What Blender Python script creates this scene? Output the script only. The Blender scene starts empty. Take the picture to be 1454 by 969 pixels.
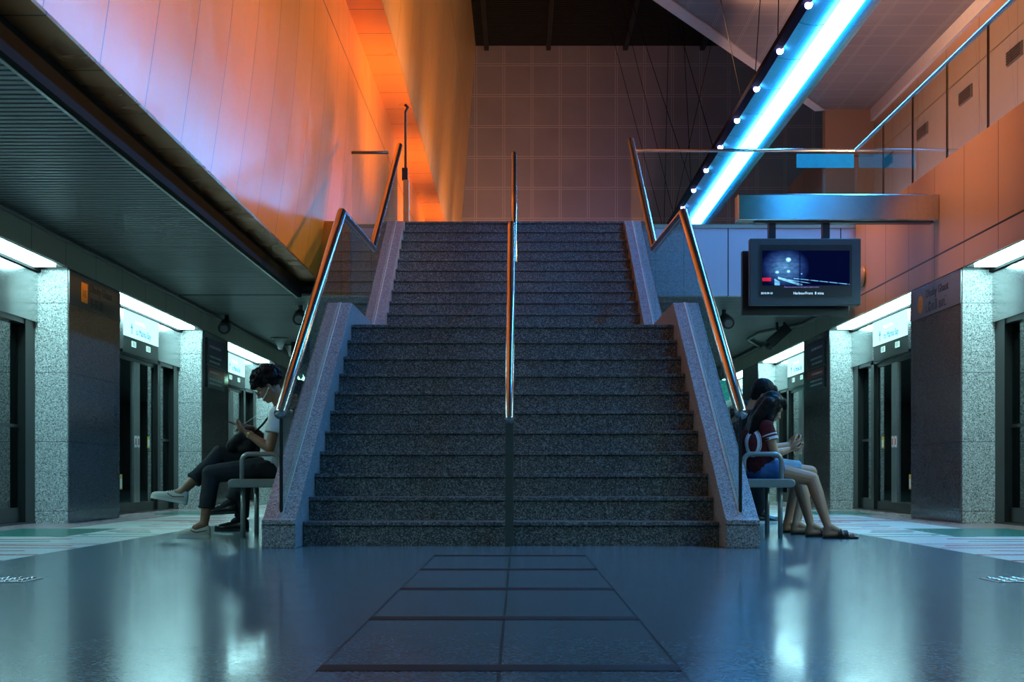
import bpy, math, random
from mathutils import Vector, Matrix, noise
random.seed(7)
C = bpy.context.scene.collection
R = math.radians
PI = math.pi

# ------------------------------------------------------------------ materials
M = {}
def new_mat(name):
    m = bpy.data.materials.new(name); m.use_nodes = True
    nt = m.node_tree; nt.nodes.clear()
    out = nt.nodes.new('ShaderNodeOutputMaterial')
    b = nt.nodes.new('ShaderNodeBsdfPrincipled')
    nt.links.new(b.outputs[0], out.inputs[0])
    M[name] = m
    return m, nt, b, out
def N(nt, t, **kw):
    n = nt.nodes.new('ShaderNode' + t)
    for k, v in kw.items(): setattr(n, k, v)
    return n
def setin(n, **kw):
    for k, v in kw.items():
        n.inputs[k.replace('_', ' ')].default_value = v
def mth(nt, op, a, b=None, c=None):
    n = nt.nodes.new('ShaderNodeMath'); n.operation = op
    for i, v in enumerate((a, b, c)):
        if v is None: continue
        if isinstance(v, (int, float)): n.inputs[i].default_value = v
        else: nt.links.new(v, n.inputs[i])
    return n.outputs[0]
def mixc(nt, fac, a, b, mode='MIX'):
    n = nt.nodes.new('ShaderNodeMix'); n.data_type = 'RGBA'; n.blend_type = mode
    if isinstance(fac, (int, float)): n.inputs[0].default_value = fac
    else: nt.links.new(fac, n.inputs[0])
    for s, v in ((n.inputs[6], a), (n.inputs[7], b)):
        if isinstance(v, tuple): s.default_value = (*v, 1) if len(v) == 3 else v
        else: nt.links.new(v, s)
    return n.outputs[2]
def coords(nt):
    tc = N(nt, 'TexCoord'); sp = N(nt, 'SeparateXYZ')
    nt.links.new(tc.outputs['Object'], sp.inputs[0])
    return tc.outputs['Object'], sp.outputs[0], sp.outputs[1], sp.outputs[2]
def groove(nt, coord, period, width, off=0.0):
    """1 on a thin line every period, else 0"""
    a = mth(nt, 'ADD', coord, -off + period * 1000 + width / 2)
    a = mth(nt, 'MODULO', a, period)
    return mth(nt, 'LESS_THAN', a, width)
def cell(nt, coord, period, off=0.0):
    a = mth(nt, 'DIVIDE', mth(nt, 'ADD', coord, -off), period)
    return mth(nt, 'FLOOR', a)
def noise_tex(nt, vec, scale, detail=3, rough=.5):
    n = N(nt, 'TexNoise'); setin(n, Scale=scale, Detail=detail, Roughness=rough)
    nt.links.new(vec, n.inputs['Vector']); return n.outputs['Fac']
def ramp(nt, fac, stops):
    n = N(nt, 'ValToRGB'); e = n.color_ramp.elements
    while len(e) < len(stops): e.new(.5)
    for i, (p, c) in enumerate(stops):
        e[i].position = p; e[i].color = (*c, 1)
    nt.links.new(fac, n.inputs[0]); return n.outputs[0]
def bump(nt, b, h, strength=.2, dist=.01):
    n = N(nt, 'Bump'); setin(n, Strength=strength, Distance=dist)
    nt.links.new(h, n.inputs['Height']); nt.links.new(n.outputs[0], b.inputs['Normal'])

def anis(nt, b, a, rot=0.0):
    t = N(nt, 'Tangent'); t.direction_type = 'RADIAL'; t.axis = 'Z'
    nt.links.new(t.outputs[0], b.inputs['Tangent']); b.inputs['Anisotropic'].default_value = a; b.inputs['Anisotropic Rotation'].default_value = rot
def plain(name, col, rough=.5, metal=0.0, spec=.5, var=.06, nscale=12):
    m, nt, b, o = new_mat(name)
    v, x, y, z = coords(nt)
    f = noise_tex(nt, v, nscale)
    c0 = tuple(max(0, k * (1 - var)) for k in col); c1 = tuple(min(1, k * (1 + var)) for k in col)
    nt.links.new(ramp(nt, f, [(.3, c0), (.7, c1)]), b.inputs['Base Color'])
    setin(b, Roughness=rough, Metallic=metal)
    b.inputs['Specular IOR Level'].default_value = spec
    return m
def emit(name, col, strength):
    m = bpy.data.materials.new(name); m.use_nodes = True
    nt = m.node_tree; nt.nodes.clear()
    o = N(nt, 'OutputMaterial'); e = N(nt, 'Emission')
    e.inputs[0].default_value = (*col, 1); e.inputs[1].default_value = strength
    nt.links.new(e.outputs[0], o.inputs[0]); M[name] = m; return m

def granite(name, dark, mid, light, rough, scale=95, seam=None, seams=(), spec=.5, bmp=0):
    m, nt, b, o = new_mat(name)
    v, x, y, z = coords(nt)
    vo = N(nt, 'TexVoronoi'); setin(vo, Scale=float(scale)); nt.links.new(v, vo.inputs['Vector'])
    sc_ = N(nt, 'SeparateColor'); nt.links.new(vo.outputs['Color'], sc_.inputs[0])
    n1 = mth(nt, 'ADD', mth(nt, 'MULTIPLY', sc_.outputs[0], .8), mth(nt, 'MULTIPLY', noise_tex(nt, v, scale * .5, 2, .6), .2))
    c = ramp(nt, n1, [(.18, dark), (.34, mid), (.62, mid), (.80, light)])
    big = noise_tex(nt, v, 1.3, 3)
    c = mixc(nt, mth(nt, 'MULTIPLY', big, .25), c, dark)
    for (ax, per, w, off) in seams:
        g = groove(nt, {'x': x, 'y': y, 'z': z, 'a': mth(nt, 'ABSOLUTE', mth(nt, 'ADD', x, .045))}[ax], per, w, off)
        c = mixc(nt, mth(nt, 'MULTIPLY', g, .75), c, (.01, .01, .01))
    nt.links.new(c, b.inputs['Base Color'])
    r = mth(nt, 'ADD', mth(nt, 'MULTIPLY', noise_tex(nt, v, 6, 3), .08), rough - .04)
    nt.links.new(r, b.inputs['Roughness'])
    b.inputs['Specular IOR Level'].default_value = spec
    if bmp: bump(nt, b, n1, bmp, .002)
    return m

granite('stair_granite', (.03, .033, .034), (.105, .118, .122), (.31, .335, .345), .5, 135, seams=[('x', 1.46, .004, -.72)], spec=.4)
granite('stringer_granite', (.09, .09, .10), (.26, .26, .28), (.50, .50, .54), .35, 140)
granite('pillar_granite', (.14, .145, .145), (.44, .46, .45), (.76, .78, .76), .22, 120, seams=[('z', .68, .006, .12)])
granite('polished_pillar', (.07, .062, .060), (.125, .112, .108), (.20, .185, .18), .13, 150, seams=[('z', .68, .005, .12)], spec=.7)
granite('floor_granite', (.06, .105, .125), (.105, .17, .20), (.17, .25, .28), .21, 130,
        seams=[('a', .59, .009, .445), ('a', 6, .009, 0), ('y', 1.175, .006, .165)], spec=.12)
_b = M['floor_granite'].node_tree.nodes['Principled BSDF']
_b.inputs['Coat Weight'].default_value = .16; _b.inputs['Coat Roughness'].default_value = .085; _b.inputs['Coat IOR'].default_value = 1.4

def floor_art():
    m, nt, b, o = new_mat('floor_art')
    v, x, y, z = coords(nt)
    f = noise_tex(nt, v, 60, 2)
    c = ramp(nt, f, [(.3, (.52, .55, .55)), (.7, (.68, .70, .70))])
    nt.links.new(c, b.inputs['Base Color']); setin(b, Roughness=.24); return m
floor_art()
plain('inlay_red', (.55, .03, .06), .25)
plain('inlay_teal', (.03, .16, .13), .25)
plain('inlay_pink', (.36, .25, .26), .25)
plain('inlay_dark', (.02, .016, .014), .6, spec=.1)

def panels(name, col, rough, metal, seams, var=.05, wav=.15, wscale=1.2, aniso=0, rv=.14):
    """cladding: seams = (axis, period, width, offset)"""
    m, nt, b, o = new_mat(name)
    v, x, y, z = coords(nt)
    ax = {'x': x, 'y': y, 'z': z}
    cid = None; c = (*col, 1)
    comb = N(nt, 'CombineXYZ')
    for i, s in enumerate(seams[:3]):
        nt.links.new(cell(nt, ax[s[0]], s[1], s[3]), comb.inputs[i])
    wn = N(nt, 'TexWhiteNoise'); nt.links.new(comb.outputs[0], wn.inputs['Vector'])
    dk = tuple(k * (1 - 2 * var) for k in col)
    c = mixc(nt, wn.outputs['Value'], tuple(col), dk)
    # fine brushed grain, stretched vertically
    mp = N(nt, 'Mapping'); mp.inputs['Scale'].default_value = (60, 60, .8)
    nt.links.new(v, mp.inputs['Vector'])
    g = noise_tex(nt, mp.outputs[0], 1, 2)
    c = mixc(nt, mth(nt, 'MULTIPLY', g, .22), c, tuple(k * .6 for k in col))
    for s in seams:
        c = mixc(nt, groove(nt, ax[s[0]], s[1], s[2], s[3]), c, (.012, .008, .006))
    nt.links.new(c, b.inputs['Base Color'])
    setin(b, Metallic=metal)
    if aniso:
        anis(nt, b, aniso, .25); b.inputs['Coat Weight'].default_value = .5; b.inputs['Coat Roughness'].default_value = .19; b.inputs['Specular IOR Level'].default_value = .05
    big = noise_tex(nt, v, wscale, 2)
    r = mth(nt, 'ADD', mth(nt, 'MULTIPLY', noise_tex(nt, v, 1.7, 2), rv), rough - rv / 2)
    nt.links.new(r, b.inputs['Roughness'])
    bump(nt, b, mth(nt, 'ADD', big, mth(nt, 'MULTIPLY', wn.outputs['Value'], .0)), wav, .15)
    return m
panels('orange_cladding', (.84, .27, .03), .33, .12, [('y', 1.02, .012, 7.46), ('z', 20, .02, 6.1)], wav=.24, aniso=.35)
panels('gold_cladding', (.84, .42, .12), .36, .2, [('y', 2.04, .02, .3), ('z', 4.2, .02, 2.6)], wav=.25)
panels('soffit_copper', (.78, .26, .05), .30, .25, [('y', 1.02, .016, 7.46)], wav=.1)
panels('edge_copper', (.62, .27, .11), .28, .9, [('y', 1.02, .016, 7.46)], wav=.1)
panels('peach_cladding', (.60, .35, .21), .36, .1, [('y', .95, .012, 12.43), ('z', 40, .016, 2.75)], wav=.06)
panels('beige_fascia', (.36, .35, .27), .4, .1, [('y', .95, .012, 12.43)], wav=.03)
panels('lilac_panel', (.56, .55, .62), .35, .15, [('x', 1.45, .014, 1.26)], wav=.03)
panels('back_tile', (.30, .235, .225), .45, .0, [('x', .86, .05, -1.28), ('z', .945, .05, 8.28)], wav=.03)
panels('upper_wall', (.36, .20, .12), .4, .1, [('y', 1.9, .02, 0), ('z', 1.6, .02, 7.9)], wav=.05)
# light joints instead of dark on the tiled back wall and the gridded soffit
def tiled(name, col, joint, seams, rough=.5):
    m, nt, b, o = new_mat(name)
    v, x, y, z = coords(nt); ax = {'x': x, 'y': y, 'z': z}
    f = noise_tex(nt, v, .8, 3)
    c = ramp(nt, f, [(.3, tuple(k * .9 for k in col)), (.7, tuple(min(1, k * 1.1) for k in col))])
    for s in seams:
        # pale double line with a dark core: two strips of cover bead
        c = mixc(nt, mth(nt, 'MULTIPLY', groove(nt, ax[s[0]], s[1], s[2], s[3]), .8), c, joint)
        c = mixc(nt, groove(nt, ax[s[0]], s[1], s[2] * .35, s[3]), c, tuple(k * .6 for k in col))
    nt.links.new(c, b.inputs['Base Color']); setin(b, Roughness=rough); return m
tiled('back_tile', (.17, .14, .145), (.34, .28, .27), [('x', .86, .075, -1.28), ('z', .945, .075, 6.4)])
tiled('grid_soffit', (.16, .125, .12), (.30, .24, .21), [('x', .62, .05, 0), ('y', .62, .05, 0)])
plain('soffit_edge', (.45, .38, .35), .5)
plain('slat_grey', (.17, .185, .185), .42)
plain('void_black', (.006, .007, .008), .8)
plain('beam_black', (.010, .010, .011), .75, spec=.1)
plain('dark_ceiling', (.05, .05, .062), .6)
plain('steel', (.55, .56, .56), .24, 1.0, nscale=30)
plain('brushed_steel', (.60, .61, .61), .17, 1.0, nscale=30)
anis(M['brushed_steel'].node_tree, M['brushed_steel'].node_tree.nodes['Principled BSDF'], .95, .25)
plain('satin_steel', (.46, .46, .45), .30, 1.0, nscale=30)
plain('handrail_steel', (.62, .60, .60), .22, 1.0, nscale=20)
plain('dark_frame', (.035, .037, .036), .28, .6)
plain('post_olive', (.10, .115, .10), .35, .5)
plain('bench_metal', (.27, .29, .28), .36, .45)
plain('monitor_shell', (.045, .06, .065), .42)
plain('black_plastic', (.012, .012, .013), .4)
plain('white_plastic', (.65, .66, .64), .4)
plain('sign_grey', (.17, .165, .175), .35)
plain('sign_grey_dark', (.07, .068, .07), .3)
plain('sign_purple', (.055, .012, .075), .3)
plain('sign_navy', (.012, .014, .035), .3)
plain('sign_red', (.42, .03, .02), .3)
plain('badge_orange', (.85, .33, .02), .4)
plain('letter_dark', (.015, .018, .02), .4)
plain('letter_pale', (.45, .45, .55), .4)
plain('sticker_white', (.8, .8, .76), .4)
plain('sticker_yellow', (.65, .45, .05), .4)
plain('brass', (.55, .36, .17), .35, .7)
plain('cable_dark', (.006, .006, .007), .8, spec=.05)
plain('tunnel_dark', (.02, .022, .022), .7)
emit('neon_white', (.035, .38, 1.0), 60)
emit('lamp_white', (.50, .45, 1.0), 40)
emit('tube_white', (.48, .96, 1.0), 28)
emit('sign_lit', (.45, 1.0, .98), 1.6)
emit('sign_lit_dim', (.5, 1.0, .9), 1.2)
emit('warm_lamp', (1.0, .48, .16), 30)
emit('green_glow', (.45, 1.0, .75), 5)
emit('exit_teal', (.05, .55, .5), .7)
plain('teal_shell', (.03, .32, .42), .2, .2)
plain('rail_navy', (.006, .007, .02), .8, spec=.05)
plain('blue_letter', (.0, .10, .42), .5)
plain('pink_letter', (.75, .45, .6), .5)

def glass(name, tint, rough=.0, ior=1.5, refl=1.0):
    m = bpy.data.materials.new(name); m.use_nodes = True
    nt = m.node_tree; nt.nodes.clear()
    o = N(nt, 'OutputMaterial'); t = N(nt, 'BsdfTransparent'); g = N(nt, 'BsdfGlossy'); f = N(nt, 'Fresnel'); mx = N(nt, 'MixShader')
    t.inputs[0].default_value = (*tint, 1); g.inputs['Roughness'].default_value = rough
    f.inputs[0].default_value = ior
    g.inputs[0].default_value = (refl, refl, refl, 1)
    ge = N(nt, 'NewGeometry')
    nt.links.new(mth(nt, 'MULTIPLY', f.outputs[0], mth(nt, 'SUBTRACT', 1, ge.outputs['Backfacing'])), mx.inputs[0]); nt.links.new(t.outputs[0], mx.inputs[1]); nt.links.new(g.outputs[0], mx.inputs[2])
    nt.links.new(mx.outputs[0], o.inputs[0]); M[name] = m; return m
glass('rail_glass', (.80, .93, .92), .0, 1.5)
glass('guard_glass', (.88, .93, .92), .0, 1.55)
glass('door_glass', (.34, .42, .40), .02, 2.1)
plain('teal_glass', (.03, .34, .38), .2)

# people
plain('skin_tan', (.26, .125, .07), .5, var=.05, nscale=40)
plain('skin_light', (.40, .19, .105), .5, var=.05, nscale=40)
def fabric(name, col, rough=.85, sc=300):
    m, nt, b, o = new_mat(name)
    v, x, y, z = coords(nt)
    f = noise_tex(nt, v, sc, 2); g = noise_tex(nt, v, 9, 3)
    c = ramp(nt, f, [(.3, tuple(k * .8 for k in col)), (.7, tuple(min(1, k * 1.15) for k in col))])
    c = mixc(nt, mth(nt, 'MULTIPLY', g, .25), c, tuple(k * .7 for k in col))
    nt.links.new(c, b.inputs['Base Color']); setin(b, Roughness=rough)
    b.inputs['Specular IOR Level'].default_value = .25
    bump(nt, b, g, .35, .02); return m
fabric('tee_white', (.72, .75, .78)); fabric('trouser_black', (.022, .026, .032)); fabric('jersey_maroon', (.085, .010, .016))
fabric('shirt_black', (.013, .013, .018)); fabric('denim_blue', (.045, .15, .42)); fabric('denim_light', (.22, .34, .45))
fabric('bag_black', (.008, .008, .009), .7); fabric('canvas_cream', (.62, .60, .50)); fabric('jersey_white', (.62, .62, .68))
plain('gum_sole', (.22, .11, .04), .6); plain('rubber_white', (.66, .66, .60), .5); plain('leather_black', (.01, .01, .012), .25)
plain('stripe_wine', (.20, .03, .05), .6); plain('nail_red', (.5, .01, .03), .25); plain('eye_white', (.35, .33, .31), .4); plain('lip', (.30, .11, .09), .45)
def hair_mat(name, col):
    m, nt, b, o = new_mat(name)
    v, x, y, z = coords(nt)
    w = N(nt, 'TexWave'); setin(w, Scale=28.0, Distortion=9.0, Detail=2.0); w.bands_direction = 'X'
    nt.links.new(v, w.inputs['Vector'])
    c = ramp(nt, w.outputs['Fac'], [(.2, tuple(k * .5 for k in col)), (.8, col)])
    nt.links.new(c, b.inputs['Base Color']); setin(b, Roughness=.45)
    b.inputs['Specular IOR Level'].default_value = .12
    bump(nt, b, w.outputs['Fac'], .3, .004); return m
hair_mat('hair_black', (.007, .006, .007))

# ------------------------------------------------------------------ mesh helpers
class MB:
    def __init__(s): s.v = []; s.f = []; s.mi = []; s.cur = 0
    def add(s, vs, fs):
        n = len(s.v); s.v += [Vector(p) for p in vs]
        for f in fs: s.f.append([n + i for i in f]); s.mi.append(s.cur)
        return s
    def box(s, x0, x1, y0, y1, z0, z1, rot=None, piv=None):
        vs = [Vector((x, y, z)) for x in (x0, x1) for y in (y0, y1) for z in (z0, z1)]
        if rot is not None:
            p = Vector(piv) if piv is not None else Vector(((x0 + x1) / 2, (y0 + y1) / 2, (z0 + z1) / 2))
            vs = [p + rot @ (q - p) for q in vs]
        return s.add(vs, [(0, 1, 3, 2), (4, 6, 7, 5), (0, 4, 5, 1), (2, 3, 7, 6), (0, 2, 6, 4), (1, 5, 7, 3)])
    def prism(s, poly, axis, a, b):
        """poly: 2D points in the two other axes (cyclic order), extruded along axis from a to b"""
        def P(u, w, t):
            return {'x': (t, u, w), 'y': (u, t, w), 'z': (u, w, t)}[axis]
        n = len(poly)
        vs = [P(u, w, a) for u, w in poly] + [P(u, w, b) for u, w in poly]
        fs = [tuple(range(n))[::-1], tuple(range(n, 2 * n))] + [(i, (i + 1) % n, n + (i + 1) % n, n + i) for i in range(n)]
        return s.add(vs, fs)
    def tube(s, pts, r, seg=12, cap=True):
        pts = [Vector(p) for p in pts]; rs = r if isinstance(r, (list, tuple)) else [r] * len(pts)
        n = len(pts); rings = []; ref = None
        for i, p in enumerate(pts):
            d0 = (pts[i] - pts[i - 1]).normalized() if i else (pts[1] - pts[0]).normalized()
            d1 = (pts[i + 1] - pts[i]).normalized() if i < n - 1 else d0
            t = (d0 + d1)
            t = t.normalized() if t.length > 1e-6 else d0
            if ref is None:
                ref = Vector((0, 0, 1)) if abs(t.z) < .9 else Vector((1, 0, 0))
                u = t.cross(ref).normalized()
            else:
                u = (u - t * u.dot(t)).normalized()
            w = t.cross(u)
            k = 1 / max(.35, t.dot(d0)) if 0 < i < n - 1 else 1
            # mitre: stretch along the bend direction
            bd = (d1 - d0)
            ring = []
            for j in range(seg):
                a = 2 * PI * j / seg
                off = u * math.cos(a) + w * math.sin(a)
                if bd.length > 1e-5 and k > 1.001:
                    b = (bd - t * bd.dot(t)).normalized()
                    off = off + b * off.dot(b) * (k - 1)
                ring.append(p + off * rs[i])
            rings.append(ring)
        vs = [q for rg in rings for q in rg]; fs = []
        for i in range(n - 1):
            for j in range(seg):
                a = i * seg + j; b = i * seg + (j + 1) % seg
                fs.append((a, b, b + seg, a + seg))
        if cap:
            fs.append(tuple(range(seg))[::-1]); fs.append(tuple(range((n - 1) * seg, n * seg)))
        return s.add(vs, fs)
    def ball(s, c, rx, ry=None, rz=None, rot=None, seg=14, rings=9):
        ry = ry or rx; rz = rz or rx; c = Vector(c); vs = []; fs = []
        for i in range(rings + 1):
            th = PI * i / rings
            for j in range(seg):
                ph = 2 * PI * j / seg
                q = Vector((rx * math.sin(th) * math.cos(ph), ry * math.sin(th) * math.sin(ph), rz * math.cos(th)))
                if rot is not None: q = rot @ q
                vs.append(c + q)
        for i in range(rings):
            for j in range(seg):
                a = i * seg + j; b = i * seg + (j + 1) % seg
                if i == 0: fs.append((a, a + seg, b + seg))
                elif i == rings - 1: fs.append((a, a + seg, b))
                else: fs.append((a, a + seg, b + seg, b))
        return s.add(vs, fs)
    def cap(s, a, b, ra, rb=None, seg=14):
        """tapered capsule"""
        rb = ra if rb is None else rb
        a = Vector(a); b = Vector(b); d = (b - a)
        L = d.length; d = d.normalized() if L > 1e-6 else Vector((0, 0, 1))
        rf = Vector((0, 0, 1)) if abs(d.z) < .9 else Vector((1, 0, 0))
        u = d.cross(rf).normalized(); w = d.cross(u)
        st = []
        for k in range(5): th = PI / 2 * (1 - k / 4); st.append((a - d * ra * math.sin(th), max(1e-4, ra * math.cos(th))))
        for k in range(5): th = PI / 2 * k / 4; st.append((b + d * rb * math.sin(th), max(1e-4, rb * math.cos(th))))
        vs = [p + (u * math.cos(2 * PI * j / seg) + w * math.sin(2 * PI * j / seg)) * r for p, r in st for j in range(seg)]
        fs = []
        for i in range(len(st) - 1):
            for j in range(seg):
                x = i * seg + j; y = i * seg + (j + 1) % seg
                fs.append((x, y, y + seg, x + seg))
        fs.append(tuple(range(seg))[::-1]); n = len(st); fs.append(tuple(range((n - 1) * seg, n * seg)))
        return s.add(vs, fs)
    def build(s, name, mats, parent=None, smooth=False, bevel=0, remesh=0, smth=0, displace=None):
        org = Vector((0, 0, 0)); p = parent
        while p is not None: org += p.location; p = p.parent
        me = bpy.data.meshes.new(name)
        me.from_pydata([tuple(q - org) for q in s.v], [], s.f)
        ml = mats if isinstance(mats, (list, tuple)) else [mats]
        for k in ml: me.materials.append(M[k])
        if len(ml) > 1: me.polygons.foreach_set('material_index', s.mi)
        me.update()
        import bmesh
        bm = bmesh.new(); bm.from_mesh(me); bmesh.ops.recalc_face_normals(bm, faces=bm.faces)
        bm.to_mesh(me); bm.free()
        o = bpy.data.objects.new(name, me); C.objects.link(o)
        if parent is not None: o.parent = parent
        if remesh:
            md = o.modifiers.new('r', 'REMESH'); md.mode = 'VOXEL'; md.voxel_size = remesh; md.use_smooth_shade = True
            if smth:
                sm = o.modifiers.new('s', 'SMOOTH'); sm.factor = .5; sm.iterations = smth
            dg = bpy.context.evaluated_depsgraph_get(); dg.update()
            nm = bpy.data.meshes.new_from_object(o.evaluated_get(dg))
            o.modifiers.clear(); o.data = nm; bpy.data.meshes.remove(me); nm.name = name
            if not nm.materials: nm.materials.append(M[ml[0]])
            if displace:
                amp, fr = displace
                nm.update(); ns = [v.normal.copy() for v in nm.vertices]
                for v, nn in zip(nm.vertices, ns):
                    q = v.co + org
                    d = noise.noise(q * fr) + .5 * noise.noise(q * fr * 2.3)
                    v.co += nn * d * amp
            smooth = True
        if smooth:
            o.data.polygons.foreach_set('use_smooth', [True] * len(o.data.polygons))
        if bevel:
            b = o.modifiers.new('b', 'BEVEL'); b.width = bevel; b.segments = 2; b.limit_method = 'ANGLE'
        return o
def thing(name, label, cat, loc, group=None):
    o = bpy.data.objects.new(name, None); C.objects.link(o); o.location = loc
    o.empty_display_size = .1
    o['label'] = label; o['category'] = cat
    if group: o['group'] = group
    return o
def tag(o, label, cat, group=None):
    o['label'] = label; o['category'] = cat
    if group: o['group'] = group
    return o
def struct(o): o['kind'] = 'structure'; return o
def text(name, body, size, origin, xd, yd, mat, parent=None, depth=.002, align='LEFT', width=None):
    """lettering as a mesh: origin world point, xd reading direction, yd up direction"""
    cu = bpy.data.curves.new(name, 'FONT'); cu.body = body; cu.size = size; cu.extrude = depth; cu.align_x = align
    cu.resolution_u = 3
    t = bpy.data.objects.new(name, cu); C.objects.link(t)
    dg = bpy.context.evaluated_depsgraph_get(); dg.update()
    me = bpy.data.meshes.new_from_object(t.evaluated_get(dg))
    bpy.data.objects.remove(t); 
    xd = Vector(xd); yd = Vector(yd); zd = xd.cross(yd); origin = Vector(origin)
    k = 1.0
    if width:
        xs = [v.co.x for v in me.vertices]; k = width / max(1e-5, max(xs) - min(xs)) if xs else 1
    org = Vector((0, 0, 0)); p = parent
    while p is not None: org += p.location; p = p.parent
    for v in me.vertices: v.co = origin + xd * v.co.x * k + yd * v.co.y + zd * v.co.z - org
    me.materials.clear(); me.materials.append(M[mat])
    o = bpy.data.objects.new(name, me); C.objects.link(o)
    if parent is not None: o.parent = parent
    return o
F = 1950.0; CX = 735.0; CY = 674.0; H = .48
# ------------------------------------------------------------------ setting
WL, WR = -4.40, 4.35          # faces of the two granite colonnades
DL, DR = -4.79, 4.74          # planes of the platform doors
ZC = 2.80                     # slatted ceiling
ZF = 3.73                     # upper floor
YS = 17.68                    # front of the upper slab
YB = 42.0                     # far tiled wall

m = MB(); m.box(-5.6, 5.5, -8, 50, -.2, 0)
struct(m.build('floor', 'floor_granite'))

# inlaid floor pattern beside the doors
def inlay(side):
    s = 1 if side == 'right' else -1
    inn = 2.86 if s < 0 else 2.74
    W = abs(WL) if s < 0 else WR
    def fx(a): return s * a
    def quad(mb, a0, a1, y0, y1, z):
        x0, x1 = sorted((fx(a0), fx(a1))); mb.box(x0, x1, y0, y1, .0003, z)
    nm = 'left' if s < 0 else 'right'
    b = MB()
    quad(b, inn, W - .42, 2.0, 32, .0012)
    st = struct(b.build('trim_%d' % (1 if s < 0 else 2), 'floor_art'))
    d = MB()
    for k in range(-1, 4):
        y0 = 10.55 + 5.69 * k
        if y0 < 2: continue
        x0, x1 = sorted((fx(inn + .62), fx(W - .04)))
        poly = [(fx(inn + .62), y0), (fx(W - .04), y0), (fx(W - .04), y0 + 1.55), (fx(inn + .66), y0 + 1.55)]
        d.prism(poly, 'z', .001, .0022)
    d.build('dark_band', 'inlay_teal', st)
    p = MB(); quad(p, W - .42, W + .36, 2, 32, .0012); p.build('border_band', 'inlay_pink', st)
    rng = random.Random(5)
    r = MB(); g = MB(); y = 7.0
    while y < 30:
        a0 = inn + (.0 if rng.random() < .6 else rng.uniform(.1, .5)); a1 = W - .42 - (0 if rng.random() < .5 else rng.uniform(.1, .7))
        w = rng.uniform(.025, .07)
        ph = (y - 10.55) % 5.69
        if ph < 1.6: a1 = min(a1, inn + .6)
        sl = rng.uniform(-.12, .12)
        poly = [(fx(a0), y), (fx(a1), y + sl), (fx(a1), y + sl + w * rng.uniform(.3, 1.3)), (fx(a0), y + w)]
        (g if (ph < 2.2 and rng.random() < .7) or rng.random() < .12 else r).prism(poly, 'z', .001, .0026)
        y += rng.uniform(.16, .42)
    r.build('red_line', 'inlay_red', st); g.build('green_line', 'inlay_teal', st)
inlay('left'); inlay('right')

# dark strips set in the floor on the axis of the stairs
poslab = ['first in front of the stairs', 'second from the stairs', 'third from the stairs', 'fourth from the stairs', 'nearest the viewer']
for k in range(5):
    y = 3.40 + 1.175 * (4 - k)
    m = MB(); m.box(-.492, .40, y - .055, y + .055, .0003, .0014)
    tag(m.build('floor_strip', 'inlay_dark'), 'dark brown anti-slip strip in the polished floor, %s' % poslab[k], 'floor strip', 'dark strips across the floor before the stairs')

# rows of tactile studs at both edges of the picture
for sx, side in ((-2.36, 'left'), (2.30, 'right')):
    t = thing('tactile_stud_plate', 'plate of shiny steel studs in the floor at the %s picture edge' % side, 'tactile plate', (sx, 6.2, 0))
    mb = MB(); mb.box(sx - .17, sx + .17, 6.08, 6.34, .0003, .003); mb.build('plate', 'sign_grey', t)
    for i in range(6):
        for j in range(4):
            mb = MB(); mb.ball((sx - .14 + .056 * i, 6.12 + .06 * j, .003), .016, .016, .008, seg=10, rings=6)
            mb.build('stud', 'steel', t, smooth=True)

# slatted ceilings over the platforms
def slats(x0, x1, y0, y1, name):
    b = MB(); y = y0
    while y < y1: b.box(x0, x1, y, y + .062, ZC, ZC + .03); y += .10
    o = b.build(name, 'slat_grey'); struct(o)
    c = MB(); c.box(x0, x1, y0, y1, ZC + .09, ZC + .12); c.build('backing', 'void_black', o)
    return o
slats(WL, -2.86, 2.0, YS, 'ceiling')
slats(WL, WR, YS + .16, 44, 'ceiling_2')
# near part of the left platform ceiling, out of the frame
m = MB(); m.box(WL, -2.86, -8, 2.0, ZC, ZC + .03); struct(m.build('ceiling_3', 'slat_grey'))

# mezzanine edge on the left: black edge beam, copper soffit, orange wall
m = MB(); m.prism([(-2.86, ZC - .02), (-2.80, ZC - .02), (-2.80, 2.975), (-2.86, 2.975)], 'y', -8, 17.8); struct(m.build('trim_3', 'beam_black'))
m = MB(); m.box(-2.87, -2.845, -8, 17.8, ZC - .03, ZC); struct(m.build('trim_4', 'satin_steel'))
m = MB(); m.box(-2.80, -2.56, -8, YS + .3, 2.975, 3.0); struct(m.build('trim_5', 'edge_copper'))
b = MB()
prof = [(-2.585 + .29 * ((z - 2.98) / 3.87) + .09 * math.sin(PI * (z - 2.98) / 3.87), z) for z in [2.98 + 3.87 * i / 12 for i in range(13)]]
poly = prof + [(-3.0, 6.80), (-3.0, 2.98)]
b.prism(poly, 'y', -8, 34.0)
struct(b.build('wall_left', 'orange_cladding'))
b = MB(); b.prism([(-2.34, 6.81), (-1.82, 6.81), (-1.82, 6.845), (-2.34, 6.845)], 'y', -8, YB); struct(b.build('trim_6', 'soffit_copper'))
b = MB(); b.prism([(-1.82, 6.85), (-1.28, 13.65), (-2.2, 13.65), (-2.2, 6.85)], 'y', -8, YB + .1); struct(b.build('wall_left_upper', 'gold_cladding'))

# far tiled wall and the dark roof
m = MB(); m.box(-3.4, 12, YB, YB + .3, 3, 13.7); struct(m.build('wall_back', 'back_tile'))
m = MB(); m.box(-2.5, 12, -8, YB, 13.62, 13.8); ceil = struct(m.build('ceiling_4', 'dark_ceiling'))
m = MB()
for x in (-.95, .94, 3.29, 5.64): m.box(x - .07, x + .07, 4, YB, 13.45, 13.62)
for i in range(150): m.box(-1.3, 9, 20 + i * .15, 20.05 + i * .15, 13.58, 13.62)
m.build('rafter', 'beam_black', ceil)

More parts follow.
